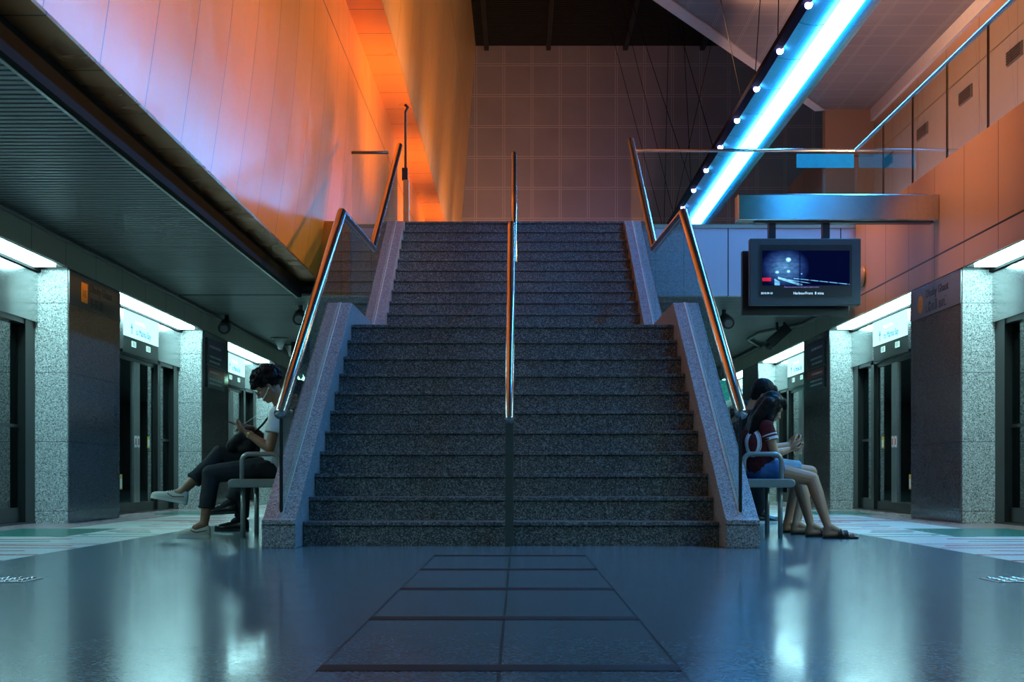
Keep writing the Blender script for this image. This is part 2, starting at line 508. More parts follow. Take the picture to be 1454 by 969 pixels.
# upper slab beyond the stairs
m = MB(); m.box(1.58, WR + .02, YS, YS + .12, ZC - .02, ZF - .08)
m.box(-2.15, -1.67, YS, YS + .12, ZC - .02, ZF - .08)
struct(m.build('wall_slab_front', 'lilac_panel'))
m = MB(); m.box(-2.60, -2.15, YS - .07, YS + .12, ZC - .02, ZF); struct(m.build('trim_7', 'orange_cladding'))
m = MB(); m.box(-2.6, WR, YS + .145, YB, ZF - .12, ZF); m.box(1.6, WR + .02, YS - .02, YS + .12, ZF - .08, ZF - .04); struct(m.build('floor_upper', 'beige_fascia'))

# right-hand wall: peach cladding up to the mezzanine floor
m = MB(); m.box(WR, WR + .3, -8, YS + .5, 2.51, 3.69); struct(m.build('wall_right', 'peach_cladding'))
m = MB(); m.box(WR, WR + .3, YS + .5, 44, 2.51, ZC + .2); struct(m.build('trim_8', 'beige_fascia'))
m = MB(); m.box(WR - .01, WR + .02, YS + .2, 44, ZC - .06, ZC - .02); struct(m.build('trim_9', 'satin_steel'))
m = MB(); m.box(WL - .3, WL, -8, 44, 2.51, ZC + .2); struct(m.build('wall_left_lower', 'beige_fascia'))
m = MB(); m.tube([(WL + .02, 0, ZC - .04), (WL + .02, 44, ZC - .04)], .022, 8); struct(m.build('trim_10', 'sign_grey_dark', smooth=True))
m = MB(); m.box(WR + .3, 8.3, -8, YB, 3.5, 3.68); struct(m.build('floor_mezzanine', 'beige_fascia'))
m = MB(); m.box(8.3, 8.6, -8, 42, 3.6, 9.3); struct(m.build('wall_right_upper', 'upper_wall'))
m = MB(); m.prism([(8.3, 9.0), (8.22, 9.0), (8.22, 8.72), (8.3, 8.72)], 'y', 6, 32); struct(m.build('trim_11', 'soffit_edge'))
m = MB(); m.box(7.17, 8.3, 32, 32.3, 3.7, 9.0); struct(m.build('wall_far_right', 'upper_wall'))
# gridded soffit over the right-hand side with its pale edge
poly = [(7.17, 32), (8.3, 32), (8.3, -8), (6.0, -8), (.9, 21.45)]
poly = [(7.17, 32), (8.3, 32), (8.3, 2), (5.2, 2), (5.2, 17.4), (1.4, 22.3)]
m = MB(); m.prism(poly, 'z', 9.0, 9.5); struct(m.build('ceiling_5', 'grid_soffit'))
m = MB(); m.prism([(7.17, 32.02), (6.95, 32.1), (1.14, 22.45), (1.4, 22.3)], 'z', 8.97, 9.52); struct(m.build('trim_12', 'soffit_edge'))
# vents on the upper wall
for k, yv in enumerate((20.6, 22.9, 25.4, 28.1, 30.7)):
    t = thing('wall_vent', 'dark grille high on the brown upper wall, %s from the far end' % ['fifth', 'fourth', 'third', 'second', 'first'][k], 'vent', (8.3, yv, 7.5), 'vents on the upper right wall')
    m = MB(); m.box(8.27, 8.3, yv - .35, yv + .35, 7.38, 7.62); m.build('frame', 'sign_grey_dark', t)
    m = MB()
    for j in range(5): m.box(8.25, 8.27, yv - .32, yv + .32, 7.40 + .045 * j, 7.42 + .045 * j)
    m.build('slat', 'beam_black', t)

# side walls beyond the doors (the tunnels) and far end
m = MB(); m.box(-5.9, -5.6, -8, 50, -.2, 3.0); struct(m.build('wall_tunnel_left', 'tunnel_dark'))
m = MB(); m.box(5.5, 5.8, -8, 50, -.2, 3.0); struct(m.build('wall_tunnel_right', 'tunnel_dark'))
m = MB(); m.box(-5.6, 5.5, 43.8, 44.0, 0, ZC + .1); struct(m.build('wall_end', 'sign_grey_dark'))
m = MB(); m.box(-5.6, WL - .05, -8, 44, 2.62, 2.78); struct(m.build('ceiling_6', 'tunnel_dark'))
m = MB(); m.box(WR + .05, 5.5, -8, 44, 2.62, 2.78); struct(m.build('ceiling_7', 'tunnel_dark'))

# ------------------------------------------------------------------ pillars and door bays
ordn = ['nearest', 'second', 'third', 'fourth', 'fifth', 'sixth']
def pillar(side, k):
    s = -1 if side == 'left' else 1
    W = WL if s < 0 else WR; D = DL if s < 0 else DR
    y0 = 13.46 + 5.69 * k; y1 = y0 + 1.74
    nm = ordn[k] if k >= 0 else 'near'
    t = thing('granite_pillar', 'speckled granite pillar with bright end face, %s one along the %s doors' % (nm, side) if k > 0 else
              'granite pillar carrying the station name, %s row of platform doors' % side, 'pillar', (W, y0, 0), 'pillars on the %s' % side)
    if k < 0: t['label'] = 'granite pillar out of the frame, %s side' % side
    xo = D + s * .1
    x0, x1 = sorted((W - s * -.012, xo))
    m = MB(); m.box(x0, x1, y0, y1, .0, 2.50); m.build('core', 'pillar_granite', t)
    x0, x1 = sorted((W, W + s * .012))
    m = MB(); m.box(x0, x1, y0 + .012, y1 - .012, 0.0, 2.50); m.build('face_slab', 'polished_pillar', t)
    m = MB(); x0, x1 = sorted((W + s * .01, xo)); m.box(x0, x1, y0 - .004, y1 + .004, 2.485, 2.51); m.build('cap_strip', 'dark_frame', t)
    return t
def P(side, y, z, off=.0):
    W = WL if side == 'left' else WR; s = -1 if side == 'left' else 1
    return Vector((W - s * off, y, z))
def bay(side, k):
    """door bay between pillar k-1 and pillar k"""
    s = -1 if side == 'left' else 1
    W = WL if s < 0 else WR; D = DL if s < 0 else DR
    y0 = 15.20 + 5.69 * (k - 1); y1 = 13.46 + 5.69 * k; yc = (y0 + y1) / 2
    where = 'left' if s < 0 else 'right'
    lab = {0: 'in front of the station-name pillar, partly outside the picture', 1: 'between the station-name pillar and the second pillar',
           2: 'between the second and third pillars'}.get(k, 'between the %s and %s pillars' % (ordn[k - 1] if 0 < k else 'near', ordn[k] if k < 6 else 'last'))
    t = thing('platform_door', 'glass platform doors on the %s, %s' % (where, lab), 'platform doors', (D, yc, 0), 'platform screen doors on the %s' % where)
    def bx(a, b, ya, yb, za, zb):
        x0, x1 = sorted((D - s * a, D - s * b)); return (x0, x1, ya, yb, za, zb)
    # frame: posts, sill, lintel
    f = MB()
    f.box(*bx(-.08, .06, y0 - .04, y0 + .26, .02, 1.97)); f.box(*bx(-.08, .06, y1 - .26, y1 + .04, .02, 1.97))
    for yy in (yc - .98, yc + .98): f.box(*bx(-.06, .05, yy - .07, yy + .07, .02, 1.97))
    f.box(*bx(-.08, .05, y0, y1, 1.93, 1.99)); f.box(*bx(-.10, .07, y0 - .04, y1 + .04, 0.0, .02))
    f.box(*bx(-.05, .02, y0 + .26, yc - .98, .02, .16)); f.box(*bx(-.05, .02, yc + .98, y1 - .26, .02, .16))
    f.build('frame', 'dark_frame', t)
    for ya, yb in ((y0 + .26, yc - 1.05), (yc + 1.05, y1 - .26)):
        g = MB(); g.box(*bx(-.03, -.015, ya, yb, .16, 1.93)); g.build('side_glass', 'door_glass', t)
        g = MB(); g.box(*bx(-.015, .0, ya, yb, .93, .96)); g.build('mid_rail', 'dark_frame', t)
    for d in (-1, 1):
        a = yc; b = yc + d * .91
        ya, yb = min(a, b) + .003, max(a, b)
        l = MB()
        l.box(*bx(-.02, .02, ya, yb, .02, .13)); l.box(*bx(-.02, .02, ya, yb, 1.88, 1.93))
        l.box(*bx(-.02, .02, yb - .09 if d > 0 else ya, yb if d > 0 else ya + .09, .13, 1.88))
        lf = l.build('door_leaf', 'dark_frame', t)
        l = MB(); l.box(*bx(-.02, .03, ya if d > 0 else yb - .13, ya + .13 if d > 0 else yb, .13, 1.88)); l.build('meeting_stile', 'satin_steel', lf, bevel=.004)
        g = MB(); g.box(*bx(-.006, .006, ya + (.13 if d > 0 else .09), yb - (.09 if d > 0 else .13), .13, 1.88)); g.build('glass', 'door_glass', lf)
        st = MB(); ys = yc + d * .065
        st.box(*bx(.03, .033, ys - .045, ys + .045, .82, .96)); st.build('sticker', 'sticker_white', lf)
        st = MB(); st.box(*bx(.033, .035, ys - .02, ys + .02, .85, .93)); st.build('sticker_mark', 'sign_red', lf)
        ys = yc + d * .62
        st = MB(); st.box(*bx(.006, .009, ys - .05, ys + .05, .30 if d < 0 else .82, .48 if d < 0 else .97)); st.build('warning_sticker', 'sticker_yellow', lf)
        st = MB(); st.box(*bx(.009, .011, ys - .035, ys + .035, .32 if d < 0 else .84, .43 if d < 0 else .93)); st.build('sticker_picture', 'sticker_white', lf)
    # header: steel end panels, lit direction sign, dark indicator band
    hx = abs(D - W) - .30    # header face stands this far out of the door plane
    hd = MB(); hd.box(*bx(-.08, hx, yc - 1.97, yc - .80, 1.97, 2.46)); hd.box(*bx(-.08, hx, yc + .80, yc + 1.97, 1.97, 2.46))
    hd.build('header_panel', 'steel', t, bevel=.006)
    bd = MB(); bd.box(*bx(-.08, hx - .01, yc - .80, yc + .80, 1.95, 2.15)); bnd = bd.build('indicator_band', 'dark_frame', t)
    sg = MB(); sg.box(*bx(-.08, hx, yc - .80, yc + .80, 2.152, 2.46)); sgn = sg.build('direction_sign', 'sign_lit', t)
    for q in (-.33, .33):
        e = MB(); e.box(*bx(hx - .01, hx - .004, yc + q - .09, yc + q + .09, 2.04, 2.11)); e.build('door_number', 'sign_lit_dim', bnd)
        e = MB()
        for w in (-.035, .03): e.box(*bx(hx - .004, hx - .002, yc + q + w - .008, yc + q + w + .008, 2.048, 2.102))
        e.build('numeral', 'letter_dark', bnd)
    xd = (0, 1, 0) if s < 0 else (0, -1, 0)
    rd = 1 if s < 0 else -1
    xs = D - s * (hx + .001)
    if 0 <= k <= 3:
        text('sign_lettering', 'to Marina Bay', .12, (xs, yc + rd * .02 - rd * .28, 2.20), xd, (0, 0, 1), 'blue_letter', sgn, .001)
        text('sign_lettering', 'Marina South Pier', .06, (xs, yc - rd * .28, 2.33), xd, (0, 0, 1), 'pink_letter', sgn, .001)
        ar = MB(); ax = yc - rd * .45
        tri = [(ax - .05, 2.26), (ax + .05, 2.26), (ax, 2.33)]
        ar.prism(tri, 'x', *sorted((xs, xs - s * .002))); ar.prism([(ax - .012, 2.19), (ax + .012, 2.19), (ax + .012, 2.27), (ax - .012, 2.27)], 'x', *sorted((xs, xs - s * .002)))
        ar.build('arrow', 'blue_letter', sgn)
    # recess lamp above the header
    lp = thing('recess_lamp', 'strip lamp above the %s doors, %s' % (where, lab), 'lamp', (W, yc, 2.5), 'strip lamps above the doors')
    x0, x1 = sorted((W + s * .06, W + s * .265))
    e = MB(); e.box(x0, x1, y0 + .03, y1 - .2, 2.484, 2.502); e.build('tube', 'tube_white', lp)
    x0, x1 = sorted((W + s * .02, W + s * .30))
    e = MB(); e.box(x0, x1, y0, y1, 2.503, 2.509); e.build('housing', 'steel', lp)
    x0, x1 = sorted((W + s * .27, W + s * .30))
    e = MB(); e.box(x0, x1, y0, y1, 2.46, 2.503); e.build('dark_lip', 'beam_black', lp)
for side in ('left', 'right'):
    for k in range(-1, 5):
        pillar(side, k)
    for k in range(-1, 5):
        bay(side, k)

# station-name writing on the nearest pillars
def name_sign(side):
    s = -1 if side == 'left' else 1
    W = WL if s < 0 else WR
    xd = (0, 1, 0) if s < 0 else (0, -1, 0); rd = 1 if s < 0 else -1
    x0, x1 = sorted((W - s * .001, W - s * .006))
    t = thing('station_name_sign', 'station name sign with %s script and orange badge on the %s granite pillar' % ('Chinese' if s < 0 else 'Tamil', side), 'sign', (W - s * .001, 14.33, 2.18))
    m = MB(); m.box(x0, x1, 13.47, 15.19, 2.165, 2.48); m.build('panel', 'sign_grey_dark' if s < 0 else 'sign_grey', t)
    xs = W - s * .0075
    yb = 13.92 if s < 0 else 14.80
    if s < 0:
        m = MB(); m.box(*sorted((xs, xs - s * .003)), yb - .10, yb + .10, 2.22, 2.42)
    else:
        m = MB(); m.prism([(yb + .095 * math.cos(a * PI / 12), 2.31 + .095 * math.sin(a * PI / 12)) for a in range(24)], 'x', *sorted((xs, xs - s * .003)))
    bd = m.build('badge', 'badge_orange', t)
    text('badge_lettering', 'CC' if s > 0 else 'NE', .11, (xs - s * .0045, yb - rd * .07, 2.275), xd, (0, 0, 1), 'brass', bd, .001)
    ys = 14.10 if s < 0 else 14.62
    text('name_lettering', 'Dhoby Ghaut', .125, (xs, ys, 2.355), xd, (0, 0, 1), 'letter_dark', t, .001, width=.76)
    text('name_lettering', '多美歌' if s < 0 else 'டோபி காட்', .12 if s < 0 else .13, (xs, ys, 2.20), xd, (0, 0, 1), 'letter_dark', t, .001, width=.45 if s < 0 else .70)
name_sign('left'); name_sign('right')
# line guide boards on the second pillars
for side in ('left', 'right'):
    s = -1 if side == 'left' else 1
    W = WL if s < 0 else WR; rd = 1 if s < 0 else -1
    y0, y1 = 19.42, 20.52
    t = thing('guide_board', 'dark purple and red guide board on the second %s granite pillar' % side, 'sign', (W - s * .001, (y0 + y1) / 2, 1.72))
    a, b = sorted((W - s * .001, W - s * .02))
    m = MB(); m.box(a, b, y0, y1, 1.72, 2.42); m.build('board', 'sign_navy', t)
    a, b = sorted((W - s * .02, W - s * .023))
    m = MB(); m.box(a, b, y0 + .03, y1 - .03, 2.22, 2.39); m.build('purple_band', 'sign_purple', t)
    m = MB(); m.box(a, b, y0 + .03, y1 - .03, 1.89, 2.0); m.build('red_band', 'sign_red', t)
    m = MB(); a, b = sorted((W - s * .023, W - s * .025))
    rg = random.Random(3)
    for zz, hh in ((2.29, .035), (2.15, .03), (2.08, .03), (1.93, .03), (1.83, .025), (1.77, .025)):
        m = MB(); yy = y0 + .1
        while yy < y1 - .3:
            w = rg.uniform(.05, .16); m.box(a, b, yy, yy + w, zz, zz + hh); yy += w + .03
        m.build('lettering', 'letter_pale', t)
    m = MB(); a, b = sorted((W - s * .001, W - s * .022)); m.box(a, b, y0, y1, 2.03, 2.045); m.build('divider', 'sign_grey', t)
# ------------------------------------------------------------------ staircase
XL, XR = -1.4445, 1.355
SL0, SL1 = -1.662, -1.4445     # left stringer
SR0, SR1 = 1.355, 1.5725
RI, TR = .162, .27
st = thing('staircase', 'wide grey granite staircase in two flights rising to the upper level', 'staircase', ((XL + XR) / 2, 9.24, 0))
risers = [(9.24 + TR * i, RI * (i + 1)) for i in range(11)] + [(14.66 + TR * i, RI * (i + 12)) for i in range(12)]
for i, (y, z) in enumerate(risers):
    y2 = y + TR + .05
    if i == 10: y2 = 14.70
    if i == 22: y2 = YS + .14
    b = MB(); b.box(XL, XR, y, y2, z - RI - .01, z - .028)
    b.box(XL, XR, y - .018, y2, z - .028, z)
    b.build('step' if i not in (10,) else 'landing', 'stair_granite', st, bevel=.005)
def stringer(x0, x1):
    prof = [(8.914, 0), (8.914, .183), (8.96, .195), (11.98, 1.978), (14.55, 1.985), (17.45, 3.70), (YS + .14, 3.72), (YS + .14, 0)]
    b = MB(); b.prism(prof, 'x', x0, x1)
    o = b.build('stringer', 'stringer_granite', st, bevel=.004)
    b = MB(); b.box(x0 - .002, x1 + .002, 8.909, 8.92, .150, .154); b.build('joint', 'inlay_dark', o)
stringer(SL0, SL1); stringer(SR0, SR1)

# glass balustrades with steel handrails on both stringers
def balustrade(side):
    xg = (SL0 + SL1) / 2 + .0 if side == 'left' else (SR0 + SR1) / 2
    t = thing('glass_balustrade', 'stair balustrade of clear glass under a round steel handrail, %s side of the stairs' % side, 'balustrade', (xg, 9.03, .23))
    ra = Vector((xg, 8.98, .875)); rb = Vector((xg, 12.12, 2.79)); rc = Vector((xg, 14.70, 2.90)); rd_ = Vector((xg, 18.05 if side == 'left' else 17.75, 4.80))
    pts = [ra, rb, rc, rd_, rd_ + Vector((0, .05, -.12))]
    m = MB(); m.tube(pts[:4], .041, 20); m.build('handrail', 'handrail_steel', t, smooth=True).data
    def sz(y):  # top of the stringer
        P_ = [(8.96, .195), (11.98, 1.978), (14.55, 1.985), (17.45, 3.70), (19, 3.73)]
        for (a, za), (b, zb) in zip(P_, P_[1:]):
            if y <= b: return za + (zb - za) * (y - a) / (b - a)
        return 3.73
    def rz(y):
        for p, q in zip(pts, pts[1:4]):
            if y <= q.y: return p.z + (q.z - p.z) * (y - p.y) / (q.y - p.y)
        return pts[3].z
    cuts = [9.03, 10.53, 11.98, 12.12, 13.3, 14.55, 14.70, 16.1, 17.45, 17.75]
    panes = [(9.03, 10.55), (10.56, 12.10), (12.11, 14.60), (14.61, 16.10), (16.11, 17.68)]
    for a, b in panes:
        ys = [a] + [c for c in (11.98, 12.12, 14.55, 14.70, 17.45) if a < c < b] + [b]
        poly = [(y, sz(y) - .03) for y in ys] + [(y, rz(y) - .03) for y in reversed(ys)]
        g = MB(); g.prism(poly, 'x', xg - .006, xg + .006); g.build('glass_pane', 'rail_glass', t)
    e = MB(); e.box(xg - .011, xg + .011, 9.02, 9.032, .205, .86); e.build('end_strip', 'black_plastic', t)
    # bead of sealant where the glass enters the granite
    for dx in (-.012, .012):
        s_ = MB(); s_.tube([(xg + dx, 9.0, .222), (xg + dx, 11.98, 1.98), (xg + dx, 14.55, 1.988), (xg + dx, 17.45, 3.703)], .0045, 6)
        s_.build('sealant_bead', 'white_plastic', t, smooth=True)
balustrade('left'); balustrade('right')

# central handrail
t = thing('center_handrail', 'round steel handrail on dark posts running up the middle of the stairs', 'handrail', (-.055, 9.14, 0))
xc = -.055
m = MB(); m.tube([(xc, 8.98, .835), (xc, 11.98, 2.66)], .031, 18); m.build('handrail', 'handrail_steel', t, smooth=True)
m = MB(); m.tube([(xc, 11.97, 2.66), (xc, 14.66, 2.74)], .031, 18); m.build('handrail', 'handrail_steel', t, smooth=True)
m = MB(); m.tube([(xc + .02, 14.66, 2.74), (xc + .01, 17.55, 4.58)], .031, 18); m.build('handrail', 'handrail_steel', t, smooth=True)
for (y, z0, z1) in ((9.14, 0, .90), (11.90, 1.782, 2.62), (14.6, 1.782, 2.72), (17.5, 3.56, 4.5)):
    m = MB(); m.box(xc - .028, xc + .028, y - .02, y + .02, z0, z1); m.build('post', 'post_olive', t, bevel=.003)

# upper-level guards
t = thing('upper_guard_glass', 'clear glass guard with slim steel rail on the upper landing right of the stairs', 'guard rail', (1.6, YS + .06, ZF - .06))
m = MB(); m.tube([(1.50, YS + .06, 4.665), (WR - .002, YS + .06, 4.67)], .022, 12); m.build('rail', 'handrail_steel', t, smooth=True)
for a, b in ((1.60, 2.95), (2.96, WR)):
    g = MB(); g.box(a, b, YS + .052, YS + .066, ZF - .04, 4.65); g.build('glass_pane', 'guard_glass', t)
g = MB(); g.box(3.60, WR - .01, YS + .045, YS + .051, 4.44, 4.62); g.build('tinted_strip', 'teal_glass', t)
t = thing('mezzanine_guard_glass', 'long glass guard with steel top rail above the peach wall on the right', 'guard rail', (WR, 10, 3.69))
m = MB(); m.tube([(WR + .03, 0, 4.68), (WR + .03, YS + .08, 4.68)], .024, 12); m.build('rail', 'handrail_steel', t, smooth=True)
ed = [YS - .02 - 1.22 * i for i in range(12)]
for b, a in zip(ed, ed[1:]):
    g = MB(); g.box(WR + .022, WR + .036, a + .006, b - .006, 3.66, 4.66); g.build('glass_pane', 'guard_glass', t)
    g = MB(); g.box(WR + .018, WR + .040, a - .006, a + .006, 3.66, 4.66); g.build('joint', 'black_plastic', t)
t = thing('landing_guard_glass', 'short glass guard with dark rail on the upper landing left of the stairs', 'guard rail', (-2.14, YS + .06, ZF))
m = MB(); m.tube([(-2.145, YS + .06, 4.64), (-1.67, YS + .06, 4.64)], .02, 10); m.build('rail', 'post_olive', t, smooth=True)
g = MB(); g.box(-2.14, -1.665, YS + .053, YS + .067, 3.62, 4.63); g.build('glass_pane', 'guard_glass', t)

# slim dark pole on the upper landing
t = thing('lamp_pole', 'slim dark pole with bent tip standing beyond the top of the stairs', 'pole', (-1.55, 19.0, ZF))
m = MB(); m.tube([(-1.55, 19, ZF), (-1.55, 19, 5.50), (-1.52, 19, 5.56), (-1.56, 19, 5.60)], .018, 8); m.build('pole', 'black_plastic', t, smooth=True)
m = MB(); m.box(-1.60, -1.52, 18.97, 19.03, 4.55, 4.72); m.build('control_box', 'black_plastic', t, bevel=.005)
m = MB(); m.box(-1.58, -1.50, 18.95, 19.05, ZF, 4.55); m.build('pedestal', 'brass', t, bevel=.005)

# ------------------------------------------------------------------ hanging light trough
t = thing('light_trough', 'long curved teal ceiling trough with a blazing blue-white strip, hanging upper right', 'light fixture', (4.45, 20, 6.9))
def arc(x0, z0, x1, z1, sag, n=7):
    out = []
    for i in range(n + 1):
        u = i / n; out.append((x0 + (x1 - x0) * u, z0 + (z1 - z0) * u - sag * math.sin(PI * u)))
    return out
Y0, Y1 = 5.0, 41.9
seg = 1.62; y = Y0
wl = arc(3.98, 6.93, 4.40, 6.90, .03); wr = arc(4.635, 6.90, 4.99, 6.98, .045)
for (pf, nm) in ((wl, 'left_wing'), (wr, 'right_wing')):
    m = MB(); y = Y0
    while y < Y1:
        poly = pf + [(p[0], p[1] + .02) for p in reversed(pf)]
        m.prism(poly, 'y', y, y + seg - .03); y += seg
    m.build(nm, 'teal_shell', t)
m = MB(); m.prism([(4.385, 6.80), (4.63, 6.80), (4.64, 6.90), (4.375, 6.90)], 'y', Y0, Y1); m.build('light_strip', 'neon_white', t)
m = MB(); m.prism([(3.86, 6.90), (3.97, 6.86), (3.985, 7.0), (3.90, 7.06)], 'y', Y0, Y1); m.build('side_rail', 'rail_navy', t)
m = MB(); m.prism([(3.97, 6.97), (5.0, 7.02), (4.75, 7.25), (4.2, 7.22)], 'y', Y0, Y1); m.build('back_shell', 'rail_navy', t)
for i in range(-3, 8):
    y = 18.66 + 2.03 * i
    m = MB(); m.ball((3.955, y, 6.865), .05, .085, .05); o = m.build('spotlight', 'lamp_white', t, smooth=True)
t2 = t
# suspension cables
for i, (x0, y0, z0, x1, y1, z1) in enumerate([(3.92, 24, 7.0, 3.0, 26, 13.5), (3.92, 27.5, 7.0, 2.6, 30, 13.5), (3.92, 31, 7.0, 4.0, 34, 13.5), (3.92, 31, 7.0, 2.4, 34, 13.5),
        (3.92, 34.5, 7.0, 5.6, 38, 13.5), (3.92, 34.5, 7.0, 2.9, 38, 13.5), (3.92, 36.8, 7.0, 2.7, 40, 13.5), (3.92, 36.8, 7.0, 4.4, 40, 13.5), (3.92, 20.7, 7.0, 4.1, 20.9, 13.5), (3.92, 22.7, 7.0, 4.4, 23, 13.5)]):
    m = MB(); m.tube([(x0, y0, z0), (x1, y1, z1)], .008, 6); m.build('suspension_cable', 'cable_dark', t)

# ------------------------------------------------------------------ monitor beam
t = thing('steel_beam', 'brushed steel box beam reaching out from the right wall over the monitor', 'beam', (WR, 14.25, 3.2))
m = MB(); m.box(2.27, WR - .002, 14.16, 14.36, 3.10, 3.375)
m.build('beam_case', 'brushed_steel', t, bevel=.012)
m = MB(); m.box(2.45, WR - .05, 14.20, 14.32, 3.085, 3.10); m.build('under_strip', 'sign_grey_dark', t)
t = thing('monitor', 'train information monitor in a dark frame hanging from the steel beam', 'monitor', (2.97, 14.2, 3.085), None)
for x in (2.60 + .04, 3.16 + .04):
    m = MB(); m.box(x - .035, x + .035, 14.23, 14.29, 2.90, 3.085); m.build('hanger', 'black_plastic', t)
X0, X1, Z0, Z1 = 2.395, 3.54, 2.228, 2.915
m = MB(); yf = 14.16
m.box(X0, X1, yf, yf + .10, Z0, Z1)
m.build('housing', 'monitor_shell', t, bevel=.008)
sx0, sx1, sz0, sz1 = X0 + .10, X1 - .095, Z0 + .085, Z1 - .068
m = MB()
m.box(sx0 - .012, sx1 + .012, yf - .006, yf - .001, sz0 - .012, sz1 + .012); m.build('inner_bezel', 'monitor_shell', t)
# screen picture: a blue train front with rails, drawn by nodes
def screen_mat():
    mt = bpy.data.materials.new('screen_picture'); mt.use_nodes = True; nt = mt.node_tree; nt.nodes.clear()
    o = N(nt, 'OutputMaterial'); e = N(nt, 'Emission'); nt.links.new(e.outputs[0], o.inputs[0])
    tc = N(nt, 'TexCoord'); sp = N(nt, 'SeparateXYZ'); nt.links.new(tc.outputs['Generated'], sp.inputs[0])
    u, w = sp.outputs[0], sp.outputs[2]
    def glow(cx, cz, r, ax=2.1, az=1.0):
        du = mth(nt, 'MULTIPLY', mth(nt, 'SUBTRACT', u, cx), ax); dw = mth(nt, 'MULTIPLY', mth(nt, 'SUBTRACT', w, cz), az)
        d = mth(nt, 'SQRT', mth(nt, 'ADD', mth(nt, 'MULTIPLY', du, du), mth(nt, 'MULTIPLY', dw, dw)))
        return mth(nt, 'MAXIMUM', mth(nt, 'SUBTRACT', 1, mth(nt, 'DIVIDE', d, r)), 0)
    def band(x0, z0, x1, z1, wd):
        # line z = z0 + (u-x0)*k between x0 and x1, widening to the right
        k = (z1 - z0) / (x1 - x0)
        l = mth(nt, 'ADD', mth(nt, 'MULTIPLY', mth(nt, 'SUBTRACT', u, x0), k), z0)
        d = mth(nt, 'ABSOLUTE', mth(nt, 'SUBTRACT', w, l))
        a = mth(nt, 'LESS_THAN', d, wd)
        a = mth(nt, 'MULTIPLY', a, mth(nt, 'GREATER_THAN', u, x0)); return mth(nt, 'MULTIPLY', a, mth(nt, 'LESS_THAN', u, x1))
    tot = mth(nt, 'MULTIPLY', glow(.26, .50, .60), .55)
    tot = mth(nt, 'ADD', tot, mth(nt, 'MULTIPLY', glow(.30, .74, .075), 1.8))
    for c in ((.17, .38, .06), (.30, .40, .05), (.45, .33, .03)): tot = mth(nt, 'ADD', tot, glow(*c))
    for bb in ((.18, .22, .46, .0, .035), (.14, .1, .2, .02, .09), (.36, .2, 1.0, .03, .012), (.30, .16, .55, .06, .01)): tot = mth(nt, 'ADD', tot, mth(nt, 'MULTIPLY', band(*bb), .6))
    nz = N(nt, 'TexNoise'); setin(nz, Scale=14.0, Detail=4.0); nt.links.new(tc.outputs['Generated'], nz.inputs['Vector'])
    tot = mth(nt, 'MULTIPLY', tot, mth(nt, 'ADD', mth(nt, 'MULTIPLY', nz.outputs['Fac'], 1.4), .3))
    # dark frame posts of the tunnel on the right, bright ticks on the left
    bars = mth(nt, 'LESS_THAN', mth(nt, 'MODULO', mth(nt, 'ADD', u, .02), .11), .02)
    tot = mth(nt, 'MULTIPLY', tot, mth(nt, 'SUBTRACT', 1, mth(nt, 'MULTIPLY', mth(nt, 'MULTIPLY', bars, mth(nt, 'GREATER_THAN', u, .42)), .5)))
    tot = mth(nt, 'ADD', tot, .035)
    red = mth(nt, 'MULTIPLY', mth(nt, 'LESS_THAN', u, .10), mth(nt, 'LESS_THAN', mth(nt, 'ABSOLUTE', mth(nt, 'SUBTRACT', w, .17)), .05))
    col = mixc(nt, mth(nt, 'MINIMUM', mth(nt, 'MULTIPLY', tot, .8), 1), (.01, .03, .45), (.25, .75, 1.0))
    col = mixc(nt, red, col, (1, .03, .1))
    nt.links.new(col, e.inputs[0]); nt.links.new(mth(nt, 'ADD', mth(nt, 'MULTIPLY', tot, 1.6), mth(nt, 'MULTIPLY', red, .5)), e.inputs[1])
    M['screen_picture'] = mt
screen_mat()
m = MB(); m.box(sx0, sx1, yf - .012, yf - .006, sz0, sz1); scr = m.build('screen', 'black_plastic', t)
m = MB(); m.box(sx0 + .025, sx1 - .025, yf - .015, yf - .012, sz0 + .115, sz1 - .06); m.build('picture', 'screen_picture', scr)
emit('screen_text', (.45, .75, 1.0), 1.6); emit('screen_text_violet', (.35, .3, .9), .8)
text('screen_lettering', 'HarbourFront  8 mins', .040, (sx0 + .345, yf - .014, sz0 + .022), (1, 0, 0), (0, 0, 1), 'screen_text', scr, .0005, width=.31)
text('screen_lettering', '2018-09-10', .03, (sx0 + .01, yf - .014, sz0 + .024), (1, 0, 0), (0, 0, 1), 'screen_text', scr, .0005, width=.12)
text('screen_lettering', 'Please do not sit on or lean against platform doors', .02, (sx0 + .25, yf - .014, sz0 + .092), (1, 0, 0), (0, 0, 1), 'screen_text_violet', scr, .0005, width=.36)
m = MB(); m.box(X1 - .14, X1 - .09, yf - .002, yf, Z0 + .03, Z0 + .036); m.build('badge', 'black_plastic', t)
t = thing('monitor', 'rear black monitor hung back to back behind the lit train information monitor', 'monitor', (2.9, 14.5, 3.085))
m = MB(); m.box(2.36, 3.48, 14.42, 14.52, 2.15, 2.83); m.build('housing', 'black_plastic', t, bevel=.008)
for x in (2.64, 3.2):
    m = MB(); m.box(x - .03, x + .03, 14.31, 14.35, 2.83, 3.085); m.box(x - .03, x + .03, 14.31, 14.46, 2.80, 2.84); m.build('hanger', 'black_plastic', t)
